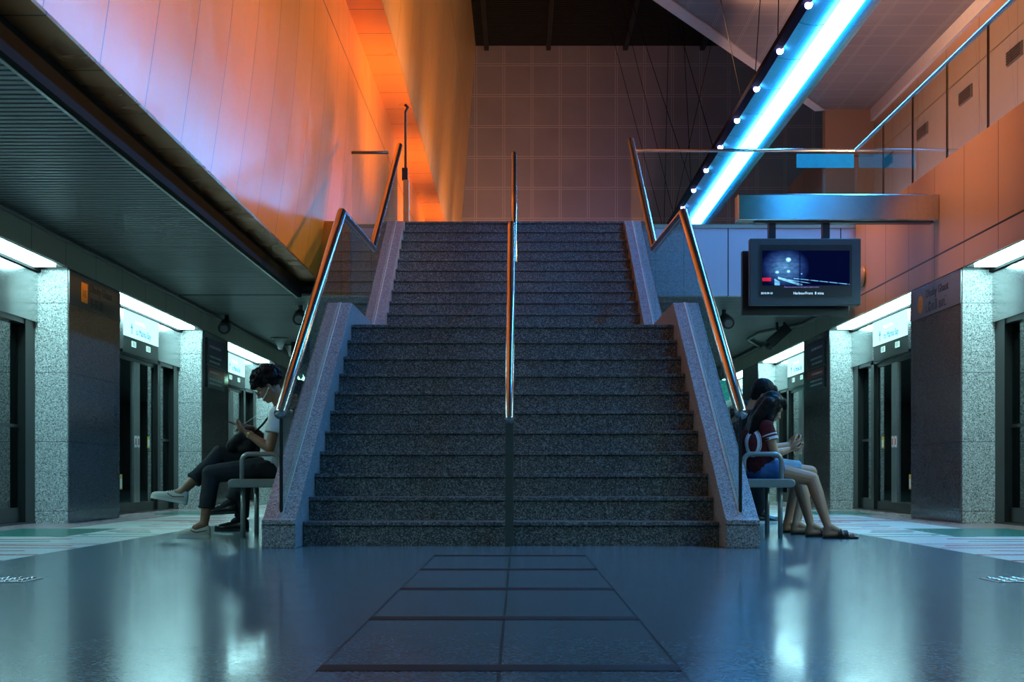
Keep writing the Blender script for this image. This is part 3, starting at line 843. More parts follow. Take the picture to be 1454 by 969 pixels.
# brass dish on the right wall
t = thing('wall_speaker', 'oval brass-edged speaker dish on the peach wall behind the monitor', 'speaker', (WR, 17.3, 2.97))
m = MB(); m.ball((WR - .01, 17.3, 2.97), .05, .16, .12, seg=24, rings=14); m.build('dish', 'peach_cladding', t, smooth=True)
m = MB(); m.tube([(WR - .02, 17.3 + .165 * math.cos(a * PI / 12), 2.97 + .125 * math.sin(a * PI / 12)) for a in range(25)], .01, 8); m.build('ring', 'brass', t, smooth=True)

# ------------------------------------------------------------------ ceiling devices
def downlight(x, y, label):
    t = thing('cone_downlight', label, 'downlight', (x, y, ZC), 'small cone fittings under the left ceiling')
    m = MB(); m.tube([(x, y, ZC), (x, y, ZC - .02)], .16, 20); m.build('plate', 'slat_grey', t, smooth=False)
    m = MB(); m.tube([(x, y, ZC - .02), (x, y, ZC - .15), (x, y, ZC - .2)], [.11, .045, .03], 18); m.build('cone', 'white_plastic', t, smooth=True)
def at(x, y, z):
    Y = (z - H) * F / (CY - y); return ((x - CX) / F * Y, Y)
X_, Y_ = at(398, 480, ZC); downlight(X_, Y_, 'white cone fitting under the left slatted ceiling, beside the handrail')
X_, Y_ = at(413, 490, ZC); downlight(X_, Y_, 'smaller-looking white cone fitting under the left ceiling, farther back')
def camera_dome(x, y, label, z=ZC):
    t = thing('security_camera', label, 'camera', (x, y, z))
    m = MB(); m.tube([(x, y, z), (x, y, z - .13)], .03, 10); m.build('stem', 'black_plastic', t)
    m = MB(); m.tube([(x, y - .06, z - .14), (x + .02, y - .28, z - .22)], [.085, .09], 16); m.build('housing', 'black_plastic', t, smooth=False, bevel=.01)
    m = MB(); m.tube([(x + .02, y - .28, z - .22), (x + .021, y - .30, z - .227)], [.06, .05], 14); m.build('lens', 'sign_grey', t)
X_, Y_ = at(322, 448, ZC); camera_dome(X_, Y_, 'round black camera hanging from the left ceiling near the fascia')
X_, Y_ = at(427, 434, ZC); camera_dome(X_, Y_, 'dark camera with bracket on the left ceiling beside the stair handrail')
X_, Y_ = at(1028, 440, ZC); camera_dome(X_, Y_, 'grey round camera under the right ceiling beside the stair handrail')
# box camera on the right with its conduit
X_, Y_ = at(1108, 458, ZC)
t = thing('security_camera', 'black box camera tilted down from the right ceiling below the monitor', 'camera', (X_, Y_, ZC))
m = MB(); m.tube([(X_ - .05, Y_, ZC), (X_ - .05, Y_, ZC - .12)], .02, 8); m.tube([(X_ + .06, Y_, ZC), (X_ + .06, Y_, ZC - .12)], .02, 8); m.build('bracket', 'black_plastic', t)
m = MB(); rt = Matrix.Rotation(R(-42), 3, 'Y'); m.box(X_ - .22, X_ + .17, Y_ - .08, Y_ + .08, ZC - .28, ZC - .13, rot=rt); m.build('housing', 'black_plastic', t, bevel=.012)
m = MB(); q = Vector((X_ - .17, Y_, ZC - .37)); m.ball(q, .06, .06, .06); m.build('lens', 'sign_grey_dark', t, smooth=True)
m = MB(); m.tube([(WR - .05, YS + .4, ZC - .05), (WR - .05, Y_ - .3, ZC - .05), (WR - .5, Y_ + 1.0, ZC - .05), (WR - .5, Y_ + 2.0, ZC - .06), (WR - .06, Y_ + 3.4, ZC - .05), (WR - .06, 40, ZC - .05)], .028, 8)
tag(m.build('conduit_pipe', 'sign_grey_dark', smooth=True), 'dark conduit pipe under the right ceiling bending past the box camera', 'pipe')
# hanging exit sign far right and made-up zigzag glow far left
X_ = 1022; Yx = 26.0
x = (1024 - CX) / F * Yx; z = H + (CY - 552) / F * Yx
t = thing('hanging_sign', 'small teal lit sign hanging far back under the right ceiling', 'sign', (x, Yx, z))
m = MB(); m.box(x - .22, x + .16, Yx, Yx + .06, z - .22, z + .16); m.build('panel', 'exit_teal', t)
text('sign_lettering', 'E', .22, (x - .15, Yx - .003, z - .03), (1, 0, 0), (0, 0, 1), 'sign_lit', t, .002)
m = MB(); m.prism([(x - .13, z - .16), (x - .02, z - .10), (x - .13, z - .04)], 'y', Yx - .004, Yx); m.build('arrow', 'sign_lit', t)
m = MB(); m.tube([(x, Yx + .03, z + .16), (x, Yx + .03, ZC)], .012, 6); m.build('hanger', 'black_plastic', t)
Yz = 24.0
t = thing('zigzag_glow', 'small made-up zigzag of green-white glow seen through the left balustrade', 'light', ((428 - CX) / F * Yz, Yz, 2.1))
m = MB(); m.tube([((px - CX) / F * Yz, Yz, H + (CY - py) / F * Yz) for px, py in ((421, 533), (427, 542), (430, 538), (433, 543), (431, 535), (435, 543))], .018, 6); m.build('tube', 'green_glow', t)  # glowing line drawn for a far squiggle of light, tube made up
m = MB(); xx = (426 - CX) / F * Yz; m.box(xx - .16, xx + .16, Yz + .03, Yz + .08, 1.98, ZC); m.build('added_mount', 'dark_frame', t)  # board added to carry the made-up zigzag

# ------------------------------------------------------------------ benches
def bench(side):
    s = -1 if side == 'left' else 1
    L = 2.9 if side == 'left' else 3.9
    fx, bx_ = (-2.16, -1.74) if s < 0 else (2.07, 1.65)
    y0 = 10.22; y1 = y0 + L
    x0, x1 = sorted((fx, bx_))
    t = thing('bench', 'grey metal bench with tubular arm hoops beside the %s side of the stairs' % side, 'bench', ((x0 + x1) / 2, y0, 0))
    m = MB(); r = .032
    prof = []
    for (cx, sg) in ((x0 + r, -1), (x1 - r, 1)):
        pass
    z1 = .445; z0 = z1 - .062
    n = 6; poly = [(x0 + r + -r * math.sin(PI * i / n), (z0 + z1) / 2 + r * math.cos(PI * i / n)) for i in range(n + 1)] + \
        [(x1 - r + r * math.sin(PI * i / n), (z0 + z1) / 2 - r * math.cos(PI * i / n)) for i in range(n + 1)]
    m.prism(poly, 'y', y0, y1); m.build('seat', 'bench_metal', t, bevel=.008)
    lx = [fx - s * .10, bx_ + s * .06]
    for yy in (y0 + .08, y1 - .08):
        for X in lx:
            m = MB(); m.tube([(X, yy, 0), (X, yy, z0)], .019, 12); m.build('leg', 'bench_metal', t, smooth=True)
    for yy in (y0 + .62, y1 - .62):
        m = MB(); m.tube([(lx[0], yy, 0), (lx[0], yy, z0)], .019, 12); m.build('leg', 'bench_metal', t, smooth=True)
    for yy in (y0 + .04, y1 - .04):
        a, b = lx[0], bx_ + s * .04; zz = .632; rr = .055; d = 1 if b > a else -1
        pts = [(a, yy, z1 - .02), (a, yy, zz - rr)]
        for i in range(1, 6): th = PI / 2 * i / 5; pts.append((a + d * rr * (1 - math.cos(th)), yy, zz - rr + rr * math.sin(th)))
        for i in range(0, 6): th = PI / 2 * i / 5; pts.append((b - d * rr * (1 - math.sin(th)), yy, zz - rr + rr * math.cos(th)))
        pts.append((b, yy, z1 - .02))
        m = MB(); m.tube(pts, .018, 12); m.build('armrest', 'bench_metal', t, smooth=True)
bench('left'); bench('right')
# ------------------------------------------------------------------ people
V = Vector
def nrm(*a): return V(a).normalized()
def hand(mb, w, d, n, t, curl=(25, 30, 25), s=1.0, thumb=1):
    w = V(w); d = V(d).normalized(); n = V(n); n = (n - d * n.dot(d)).normalized()
    t = d.cross(n) * (1 if V(t).dot(d.cross(n)) > 0 else -1)
    offs = (.030, .011, -.009, -.028); ln = (.92, 1.0, .95, .76)
    for o, l in zip(offs, ln):
        k = w + d * (.086 if l > .8 else .078) * s + t * o * s
        mb.cap(w + t * o * .55 * s + d * .012, k, .0145 * s, .0108 * s, 10)
        p = k; ang = 0; axis = t.copy()
        for c, sl, r in zip(curl, (.042, .027, .020), (.0096, .0086, .0078)):
            ang += R(c); dd = d * math.cos(ang) + n * math.sin(ang)
            q = p + dd * sl * l * s; mb.cap(p, q, r * s, r * .93 * s, 8); p = q
    a = w + d * .022 * s + t * .024 * s
    b = a + (d * .65 + t * .6 + n * .35).normalized() * .042 * s
    c_ = b + (d * .85 + t * .1 + n * .55).normalized() * .032 * s
    e = c_ + (d * .8 - t * .1 + n * .5).normalized() * .024 * s
    mb.cap(a, b, .0135 * s, .0115 * s, 8); mb.cap(b, c_, .0112 * s, .010 * s, 8); mb.cap(c_, e, .0098 * s, .0085 * s, 8)
def frame(f, u):
    f = V(f).normalized(); u = V(u); u = (u - f * u.dot(f)).normalized(); s = u.cross(f)
    return f, s, u, Matrix((f, s, u)).transposed()
def head(mb, c, f, u, k=1.0):
    c = V(c); f, s, u, rt = frame(f, u)
    def p(a, b, e): return c + (f * a + s * b + u * e) * k
    mb.ball(p(-.005, 0, .0), .094 * k, .074 * k, .088 * k, rt, 18, 12)
    mb.ball(p(.030, 0, -.050), .060 * k, .058 * k, .074 * k, rt, 16, 10)
    mb.ball(p(.058, 0, -.108), .026 * k, .026 * k, .020 * k, rt)
    for b in (-1, 1):
        mb.cap(p(.0, b * .050, -.07), p(.050, b * .020, -.112), .020 * k, .017 * k)
        mb.ball(p(.060, b * .036, -.045), .022 * k, .022 * k, .022 * k, rt)
        mb.cap(p(.080, b * .012, .004), p(.070, b * .046, .0), .009 * k, .008 * k, 8)
        mb.ball(p(-.008, b * .077, -.030), .017 * k, .007 * k, .030 * k, rt)
        mb.ball(p(-.002, b * .079, -.052), .009 * k, .007 * k, .010 * k, rt)
        mb.ball(p(.094, b * .011, -.048), .010 * k, .009 * k, .007 * k, rt)
    mb.cap(p(.088, 0, -.008), p(.107, 0, -.044), .008 * k, .012 * k, 10)
    mb.ball(p(.087, 0, -.076), .011 * k, .022 * k, .0065 * k, rt)
    mb.ball(p(.084, 0, -.087), .011 * k, .019 * k, .0065 * k, rt)
def shoe(parent, heel, d, up, L, upper='canvas_cream', sole='rubber_white', stripe=None, laces=True, high=1.0, outsole=None):
    heel = V(heel); d, s, up, rt = frame(d, up)
    T = [0, .04, .12, .25, .4, .55, .7, .82, .92, .98, 1.0]
    Wd = [.016, .028, .033, .033, .034, .040, .046, .045, .036, .022, .008]
    Hh = [.060, .078, .086, .084, .072, .058, .048, .043, .036, .026, .018]
    k = L / .27
    def P(t, b, h): return heel + d * (t * L) + s * b * k + up * h * k
    m = MB(); vs = []; fs = []; n = 11
    for t, w, h in zip(T, Wd, Hh):
        for j in range(n):
            a = PI * j / (n - 1); vs.append(P(t, w * math.cos(a) * (1 if j not in (0,) else 1), .018 + h * high * (math.sin(a) ** .8)))
    for i in range(len(T) - 1):
        for j in range(n - 1):
            a = i * n + j; fs.append((a, a + 1, a + n + 1, a + n))
        fs.append((i * n, i * n + n, i * n + 2 * n - 1, i * n + n - 1))
    fs.append(tuple(range(n))); fs.append(tuple(range((len(T) - 1) * n, len(T) * n))[::-1])
    m.add(vs, fs); o = m.build('shoe', upper, parent, smooth=True)
    def slab(h0, h1, ex, nm, mat):
        pts = [(t, w + ex) for t, w in zip(T, Wd)]
        ring = [(t, w) for t, w in pts] + [(t, -w) for t, w in reversed(pts)]
        q = MB(); nn = len(ring)
        q.add([P(t, b, h0) for t, b in ring] + [P(t, b, h1) for t, b in ring], [tuple(range(nn))[::-1], tuple(range(nn, 2 * nn))] + [(i, (i + 1) % nn, nn + (i + 1) % nn, nn + i) for i in range(nn)])
        q.build(nm, mat, o)
    slab(.004 if outsole else 0, .024, .003, 'sole', sole)
    if outsole: slab(0, .006, .002, 'outsole', outsole)
    if stripe:
        for b in (-1, 1):
            q = MB(); pts = []
            for t, w_, h in ((.10, .034, .060), (.25, .037, .052), (.40, .038, .046), (.50, .040, .056), (.56, .036, .066)):
                w2 = w_ ; pts.append(P(t, b * (w2 * .93), .018 + (h - .02)))
            q.tube(pts, .0035, 6); q.build('side_stripe', stripe, o, smooth=True)
    if laces:
        for t in (.42, .48, .54, .60):
            i = t; h = .072 - (t - .40) * .1
            q = MB(); q.tube([P(t, -.017, .018 + h * .93), P(t, 0, .018 + h + .004), P(t, .017, .018 + h * .93)], .0035, 6); q.build('lace', sole, o, smooth=True)
    return o
def foot(mb, ankle, d, L=.235):
    """bare foot on the floor; ankle above heel"""
    a = V(ankle); d = V((d[0], d[1], 0)).normalized(); s = V((-d.y, d.x, 0))
    g = V((a.x, a.y, 0)) - d * .035
    mb.cap(a, g + d * .02 + V((0, 0, .040)), .033, .030)
    mb.cap(g + d * .02 + V((0, 0, .038)), g + d * L * .55 + V((0, 0, .040)), .028, .026)
    mb.cap(a + d * .02, g + d * L * .6 + V((0, 0, .040)), .030, .022)
    for i, o in enumerate((.030, .014, .000, -.013, -.026)):
        b0 = g + d * L * .55 + s * o * .8 + V((0, 0, .036)); e = g + d * L * (.96 - .035 * i) + s * o + V((0, 0, .026))
        mb.cap(b0, e, .017 if i == 0 else .012, .012 if i == 0 else .0085, 8)
    return g, d, s
def sandal(parent, g, d, s, L=.25, mat='leather_black'):
    g = V(g); up = V((0, 0, 1))
    T = [-.03, .02, .15, .4, .65, .85, .97, 1.03]; Wd = [.012, .028, .034, .034, .043, .044, .034, .012]
    ring = [g + d * t * L + s * w for t, w in zip(T, Wd)] + [g + d * t * L - s * w for t, w in reversed(list(zip(T, Wd)))]
    q = MB(); n = len(ring)
    q.add([p + up * .001 for p in ring] + [p + up * .016 for p in ring], [tuple(range(n))[::-1], tuple(range(n, 2 * n))] + [(i, (i + 1) % n, n + (i + 1) % n, n + i) for i in range(n)])
    o = q.build('sandal', mat, parent, bevel=.002)
    for a, b, h, w in ((.42, .50, .072, .014), (.60, .68, .060, .014)):
        q = MB(); pts = []
        for i in range(9):
            th = PI * i / 8; pts.append(g + d * L * (a + (b - a) * i / 8) + s * .041 * math.cos(th) + up * (.012 + (h - .012) * math.sin(th)))
        for off in (-.009, 0, .009): q.tube([p + d * off for p in pts], .005, 6)
        q.build('strap', mat, o, smooth=True)
    return o
def eyes(parent, c, f, u, k=1.0):
    c = V(c); f, s, u, rt = frame(f, u)
    for b in (-1, 1):
        m = MB(); m.ball(c + (f * .0725 + s * b * .031 - u * .022) * k, .0115 * k); o = m.build('eye', 'eye_white', parent, smooth=True)
        m = MB(); m.ball(c + (f * .0815 + s * b * .031 - u * .024) * k, .0042 * k); m.build('iris', 'leather_black', o, smooth=True)

def person(label, J, skin, top, top_mat, bot_mat, wide=1.0, female=False):
    """J: joints. returns the body object (one continuous mesh)"""
    k = .93 if female else 1.0
    b = MB()
    c, f, u = J['head'], J['face'], J['up']
    ff, ss, uu, rt = frame(f, u)
    head(b, c, f, u, k)
    b.cap(V(c) - uu * .05 - ff * .025, J['neck'], .050 * k, .056 * k)
    sl, sr = V(J['sh_a']), V(J['sh_b'])
    b.cap(V(J['neck']) - V((0, 0, .02)), sl.lerp(sr, .22), .05, .052 * k); b.cap(V(J['neck']) - V((0, 0, .02)), sl.lerp(sr, .78), .05, .052 * k)
    b.cap(sl, sr, .050 * k, .050 * k)
    ch, pv = V(J['chest']), V(J['pelvis'])
    lat = (sr - sl).normalized()
    for o in (-.06, 0, .06):
        b.cap(pv + lat * o, ch + lat * o, .098 * k, .098 * k); b.cap(ch + lat * o, sl.lerp(sr, .5 + o * 2) + V((0, 0, -.02)), .098 * k, .055)
    for sd, s_ in (('a', sl), ('b', sr)):
        el, wr = V(J['el_' + sd]), V(J['wr_' + sd])
        b.cap(s_, el, .046 * k, .036 * k); b.cap(el, el.lerp(wr, .35), .036 * k, .037 * k); b.cap(el.lerp(wr, .35), wr, .036 * k, .024 * k)
        h = J['hand_' + sd]; hand(b, wr, h[0], h[1], h[2], h[3] if len(h) > 3 else (25, 30, 25), .93 * k)
        hp, kn, an = V(J['hip_' + sd]), V(J['kn_' + sd]), V(J['an_' + sd])
        b.cap(hp, kn, .082 * k, .056 * k); b.cap(kn, kn.lerp(an, .33), .054 * k, .055 * k); b.cap(kn.lerp(an, .3), an, .055 * k, .032 * k)
        if J.get('barefoot'):
            J['ft_' + sd + '_g'] = foot(b, an, J['ft_' + sd][1])
        else:
            fo = V(J['ft_' + sd][1]).normalized(); b.cap(an, an + fo * .06 - V((0, 0, .03)), .034, .030)
    body = b.build('person', skin, None, remesh=.0048, smth=3)
    tag(body, label, 'person'); body['label'] = label
    eyes(body, V(c), f, u, k)
    if J.get('socks'):
        for sd in 'ab':
            kn, an = V(J['kn_' + sd]), V(J['an_' + sd]); fo = V(J['ft_' + sd][1]).normalized()
            q = MB(); q.cap(kn.lerp(an, .8), an, .048, .040); q.cap(an, an + fo * .06 - V((0, 0, .03)), .041, .036); q.build('sock', 'shirt_black', body, smooth=True)
    # top
    s = MB(); e = .018
    for o in (-.07, 0, .07):
        s.cap(pv + lat * o + V((0, 0, .02)), ch + lat * o, (.112 + e * .5) * k, (.106 + e) * k); s.cap(ch + lat * o, sl.lerp(sr, .5 + o * 2) + V((0, 0, -.02)), (.106 + e) * k, .068)
    s.cap(sl, sr, .064 * k, .064 * k)
    s.cap(V(J['neck']) - V((0, 0, .025)), sl.lerp(sr, .25), .058, .062 * k); s.cap(V(J['neck']) - V((0, 0, .025)), sl.lerp(sr, .75), .058, .062 * k)
    for sd, s_ in (('a', sl), ('b', sr)):
        el = V(J['el_' + sd]); q = s_.lerp(el, J.get('sleeve', .58))
        s.tube([s_ - (el - s_).normalized() * .01, s_.lerp(q, .5), q], [.064 * k, .063 * k, .066 * k], 18)
    shirt = s.build(top, top_mat, body, remesh=.006, smth=3, displace=(.007, 14))
    # bottoms
    t = MB()
    for o in (-.06, .06): t.cap(pv + lat * o + V((0, 0, -.005)), pv + lat * o * .9 + V((0, 0, .07)), .112 * k, .108 * k)
    for sd in ('a', 'b'):
        hp, kn, an = V(J['hip_' + sd]), V(J['kn_' + sd]), V(J['an_' + sd])
        t.cap(pv + (hp - pv) * .5, hp, .10 * k, .095 * k)
        lg = J['leg']
        if lg < 1:
            q = hp.lerp(kn, lg); t.tube([hp - (kn - hp) * .1, q], [.098 * k, .089 * k], 18)
        else:
            q = kn.lerp(an, lg - 1); t.cap(hp, kn, .096, .072); t.tube([kn, kn.lerp(q, .5), q], [.068, .064, .062], 18)
    t.build(J.get('bottom', 'trousers'), bot_mat, body, remesh=.006, smth=3, displace=(.007, 11))
    return body, shirt

# --- man on the left bench, cross-legged with phone
J = dict(head=(-1.935, 10.60, 1.172), face=(-.80, -.10, -.58), up=(-.58, 0, .80), neck=(-1.815, 10.60, .99),
         chest=(-1.815, 10.60, .80), pelvis=(-1.865, 10.60, .56), sh_a=(-1.825, 10.42, .935), sh_b=(-1.825, 10.78, .935),
         el_a=(-1.872, 10.37, .675), el_b=(-1.93, 10.79, .70), wr_a=(-2.055, 10.44, .795), wr_b=(-2.06, 10.66, .835),
         hand_a=((-.82, .30, .42), (.25, .35, .9), (0, -1, .4), (28, 35, 30)), hand_b=((-.80, -.35, .25), (-.1, -.5, -.85), (-.2, -.8, .1), (30, 35, 30)),
         hip_a=(-1.88, 10.50, .535), hip_b=(-1.88, 10.71, .55), kn_a=(-2.325, 10.44, .485), kn_b=(-2.29, 10.60, .635),
         an_a=(-2.375, 10.40, .105), an_b=(-2.558, 10.44, .345), ft_a=(0, (-1, -.12, 0)), ft_b=(0, (-.975, 0, .22)), leg=1.70, sleeve=.55)
man, tee = person('person in white t-shirt', J, 'skin_tan', 't_shirt', 'tee_white', 'trouser_black')
man['label'] = 'person in white t-shirt and cropped dark trousers, cross-legged on the left bench with phone'
shoe(man, (-2.325, 10.405, .0), (-1, -.10, 0), (0, 0, 1), .262, 'canvas_cream', 'rubber_white', 'stripe_wine')
shoe(man, (-2.515, 10.44, .248), (-.975, -.06, .19), (.20, 0, .975), .275, 'canvas_cream', 'rubber_white', 'stripe_wine', outsole='gum_sole')
f_, s_, u_, rt = frame(J['face'], J['up']); hc = V(J['head'])
h = MB(); rg = random.Random(2)
h.ball(hc - f_ * .022 + u_ * .028, .104, .092, .098, rt, 16, 10)
for i in range(230):
    th = rg.uniform(0, 2 * PI); ph = math.acos(rg.uniform(-.38, 1))
    q = V((math.sin(ph) * math.cos(th), math.sin(ph) * math.sin(th), math.cos(ph)))
    if q.x > .70 and q.z < .12: continue
    if abs(q.y) > .5 and q.z < -.1 and q.x > -.25: continue
    p = hc - f_ * .02 + u_ * .030 + f_ * q.x * .115 + s_ * q.y * .098 + u_ * q.z * .108
    h.ball(p + V((rg.uniform(-.008, .008), rg.uniform(-.008, .008), rg.uniform(-.006, .01))), rg.uniform(.013, .024), seg=8, rings=6)
h.build('hair', 'hair_black', man, remesh=.0055, smth=1, displace=(.004, 70))
g = MB()
for b in (-1, 1):
    cc = hc + f_ * .102 + s_ * b * .034 - u_ * .020
    g.tube([cc + s_ * .026 * math.cos(a * PI / 8) + u_ * .020 * math.sin(a * PI / 8) for a in range(17)], .0022, 6)
    g.tube([cc + s_ * b * .026, hc + s_ * b * .079 - u_ * .012], .002, 6)
g.tube([hc + f_ * .104 + s_ * .008 - u_ * .018, hc + f_ * .104 - s_ * .008 - u_ * .018], .002, 6)
g.build('eyeglasses', 'black_plastic', man, smooth=True)
g = MB(); ear = hc - s_ * .084 - u_ * .040 + f_ * .005
if ear.y > hc.y: ear = hc + s_ * .084 - u_ * .040 + f_ * .005
g.ball(ear, .007); g.tube([ear, ear + V((-.01, -.015, -.035)), ear + V((-.035, -.03, -.085)), (-1.97, 10.42, 1.0), (-1.98, 10.43, .93), (-2.10, 10.50, .86)], .0022, 6)
g.build('earphone_cord', 'white_plastic', man, smooth=True)
g = MB(); wr = V(J['wr_a']); el = V(J['el_a']); d = (el - wr).normalized(); a = wr + d * .018
g.tube([a, a + d * .020], .031, 18); g.ball(a + d * .01 + V((.0, -.028, .006)), .017, .008, .017); g.build('wristwatch', 'brass', man, smooth=True)
ph_c = V((-2.158, 10.545, .862)); rtp = Matrix.Rotation(R(-22), 3, 'Y') @ Matrix.Rotation(R(12), 3, 'Z')
m = MB(); m.box(ph_c.x - .066, ph_c.x + .066, ph_c.y - .034, ph_c.y + .034, ph_c.z - .004, ph_c.z + .004, rot=rtp.inverted())
tp = thing('smartphone', 'slim dark phone held by the cross-legged person in the white t-shirt', 'phone', ph_c); m.build('case', 'black_plastic', tp, bevel=.003)
m = MB(); m.box(ph_c.x - .060, ph_c.x + .060, ph_c.y - .030, ph_c.y + .030, ph_c.z + .0042, ph_c.z + .005, rot=rtp.inverted(), piv=ph_c); m.build('screen', 'sign_grey', tp)
# bag in the lap
bg_ = MB()
for a_, b_, r_ in (((-2.19, 10.55, .70), (-2.06, 10.55, .80), .050), ((-2.10, 10.55, .68), (-2.00, 10.56, .76), .055), ((-2.17, 10.66, .71), (-2.02, 10.66, .78), .05), ((-1.99, 10.62, .70), (-1.98, 10.58, .64), .05)):
    bg_.cap(a_, b_, r_)
t = thing('shoulder_bag', 'black soft bag resting on the lap of the person in the white t-shirt', 'bag', (-2.08, 10.6, .66))
bo = bg_.build('body', 'bag_black', t, remesh=.008, smth=4, displace=(.012, 12))
m = MB(); m.tube([(-2.02, 10.53, .80), (-1.95, 10.50, .86), (-1.90, 10.52, .93)], .008, 6); m.build('strap', 'bag_black', t, smooth=True)

# --- second person on the left bench, dark clothes
J2 = dict(head=(-1.86, 11.55, 1.16), face=(-.95, 0, -.25), up=(-.25, 0, .95), neck=(-1.82, 11.55, .99),
          chest=(-1.82, 11.55, .80), pelvis=(-1.86, 11.55, .56), sh_a=(-1.825, 11.37, .935), sh_b=(-1.825, 11.73, .935),
          el_a=(-1.90, 11.33, .68), el_b=(-1.90, 11.77, .68), wr_a=(-2.07, 11.42, .72), wr_b=(-2.07, 11.66, .72),
          hand_a=((-.9, .3, 0), (0, 0, -1), (0, 1, 0)), hand_b=((-.9, -.3, 0), (0, 0, -1), (0, -1, 0)),
          hip_a=(-1.88, 11.46, .54), hip_b=(-1.88, 11.65, .55), kn_a=(-2.30, 11.50, .50), kn_b=(-2.25, 11.58, .64),
          an_a=(-2.33, 11.60, .105), an_b=(-2.40, 11.52, .25), ft_a=(0, (-1, 0, 0)), ft_b=(0, (-1, 0, -.1)), leg=1.95, socks=True, sleeve=.95)
p2, sh2 = person('person in dark clothes and black leather shoes, seated beside the one in the white t-shirt', J2, 'skin_tan', 'shirt', 'shirt_black', 'trouser_black')
shoe(p2, (-2.27, 11.60, .0), (-1, 0, 0), (0, 0, 1), .29, 'leather_black', 'black_plastic', laces=False)
shoe(p2, (-2.35, 11.52, .150), (-.99, 0, -.05), (-.05, 0, .99), .28, 'leather_black', 'black_plastic', laces=True)
def cap_hair(parent, c, f, u, extra=(), k=1.0):
    f, s, u, rt = frame(f, u); c = V(c); h = MB()
    h.ball(c - f * .022 * k + u * .022 * k, .096 * k, .084 * k, .090 * k, rt, 18, 12)
    h.cap(c - f * .06 - s * .03, c - f * .05 - s * .03 - u * .06, .05 * k, .04 * k); h.cap(c - f * .06 + s * .03, c - f * .05 + s * .03 - u * .06, .05 * k, .04 * k)
    for b in (-1, 1): h.cap(c + u * .075 + f * .04 + s * b * .02, c + f * .082 + s * b * .035 + u * .035, .030 * k, .018 * k); h.cap(c - f * .02 + s * b * .062 + u * .02, c - f * .03 + s * b * .066 - u * .03, .026 * k, .015 * k)
    for a, b, r0, r1 in extra: h.cap(a, b, r0, r1)
    return h.build('hair', 'hair_black', parent, remesh=.006, smth=2 if not extra else 7, displace=(.003, 45))
cap_hair(p2, J2['head'], J2['face'], J2['up'])

# --- girl on the right bench
J3 = dict(head=(1.955, 10.52, 1.005), face=(.78, .22, -.60), up=(.58, .12, .80), neck=(1.865, 10.50, .875),
          chest=(1.80, 10.50, .72), pelvis=(1.83, 10.50, .545), sh_a=(1.875, 10.36, .835), sh_b=(1.815, 10.66, .835),
          el_a=(1.935, 10.33, .635), el_b=(1.98, 10.70, .63), wr_a=(2.055, 10.42, .668), wr_b=(2.10, 10.62, .67),
          hand_a=((.85, .35, .05), (-.1, .3, .9), (0, -1, .3), (32, 40, 32)), hand_b=((.8, -.4, .05), (-.1, -.3, .9), (0, 1, .3), (32, 40, 32)),
          hip_a=(1.87, 10.41, .520), hip_b=(1.87, 10.59, .520), kn_a=(2.225, 10.38, .445), kn_b=(2.17, 10.62, .455),
          an_a=(2.318, 10.25, .085), an_b=(2.245, 10.52, .085), ft_a=(0, (1, -.10, 0)), ft_b=(0, (1, .0, 0)), leg=.38, sleeve=.50, barefoot=True, bottom='shorts')
girl, jer = person('person with long hair, maroon numbered jersey and blue shorts on the right bench', J3, 'skin_light', 'jersey', 'jersey_maroon', 'denim_blue', female=True)
for sd in 'ab':
    g_, d_, s2 = J3['ft_%s_g' % sd]; sandal(girl, g_, d_, s2, .25)
    for i in range(5):
        m = MB(); o = (.030, .014, .0, -.013, -.026)[i]
        m.ball(g_ + d_ * .235 * (.965 - .035 * i) + s2 * o + V((0, 0, .034)), .007 if i == 0 else .005, .006, .004, seg=8, rings=6); m.build('toenail', 'nail_red', girl, smooth=True)
c3 = V(J3['head']); f3, s3, u3, r3 = frame(J3['face'], J3['up'])
ex = []
for i in range(12):
    y = 10.405 + .018 * i; x0 = c3.x - .06
    ex += [((x0 + .01, y, 1.02), (1.815, y - .015, .90), .050, .046), ((1.815, y - .015, .90), (1.775, y - .025, .79), .044, .030)]
for i in range(4): ex.append(((c3.x - .01 + .01 * i, 10.43, .99), (1.88, 10.36 + .01 * i, .84), .030, .022))
ex.append(((1.955, 10.44, 1.04), (1.90, 10.375, .87), .045, .032)); ex.append(((1.90, 10.375, .87), (1.86, 10.36, .77), .03, .016)); ex.append(((1.90, 10.50, 1.0), (1.85, 10.49, .92), .085, .08))
cap_hair(girl, J3['head'], J3['face'], J3['up'], ex, .96)
# jersey number and sleeve bands, laid onto the cloth
from mathutils.bvhtree import BVHTree
dg = bpy.context.evaluated_depsgraph_get(); dg.update()
jw = jer.matrix_world
bv = BVHTree.FromPolygons([v.co for v in jer.data.vertices], [tuple(p.vertices) for p in jer.data.polygons])
def lay(path, w, mat, nm, dirn=(.45, 1, 0)):
    dv = V(dirn).normalized(); q = MB(); n = len(path); prev = None; L = []; Rr = []
    for i in range(n):
        a = V(path[i]); nx = V(path[min(i + 1, n - 1)]) - V(path[max(i - 1, 0)]); 
        side = nx.normalized().cross(dv).normalized()
        out = []
        for sg in (-1, 1):
            o = a + side * sg * w / 2 - dv * .6
            hit = bv.ray_cast(o, dv)
            out.append(hit[0] + hit[1].normalized() * .003 if hit[0] is not None and hit[1].dot(dv) < 0 else (hit[0] - dv * .003 if hit[0] is not None else a))
        L.append(out[0]); Rr.append(out[1])
    vs = L + Rr; fs = [(i, i + 1, n + i + 1, n + i) for i in range(n - 1)]
    q.add(vs, fs); return q.build(nm, mat, jer, smooth=True)
cx, cz = 1.755, .715
def ring(rx, rz): return [(cx + rx * math.cos(PI * 2 * a / 40), 10.3, cz + rz * math.sin(PI * 2 * a / 40)) for a in range(41)]
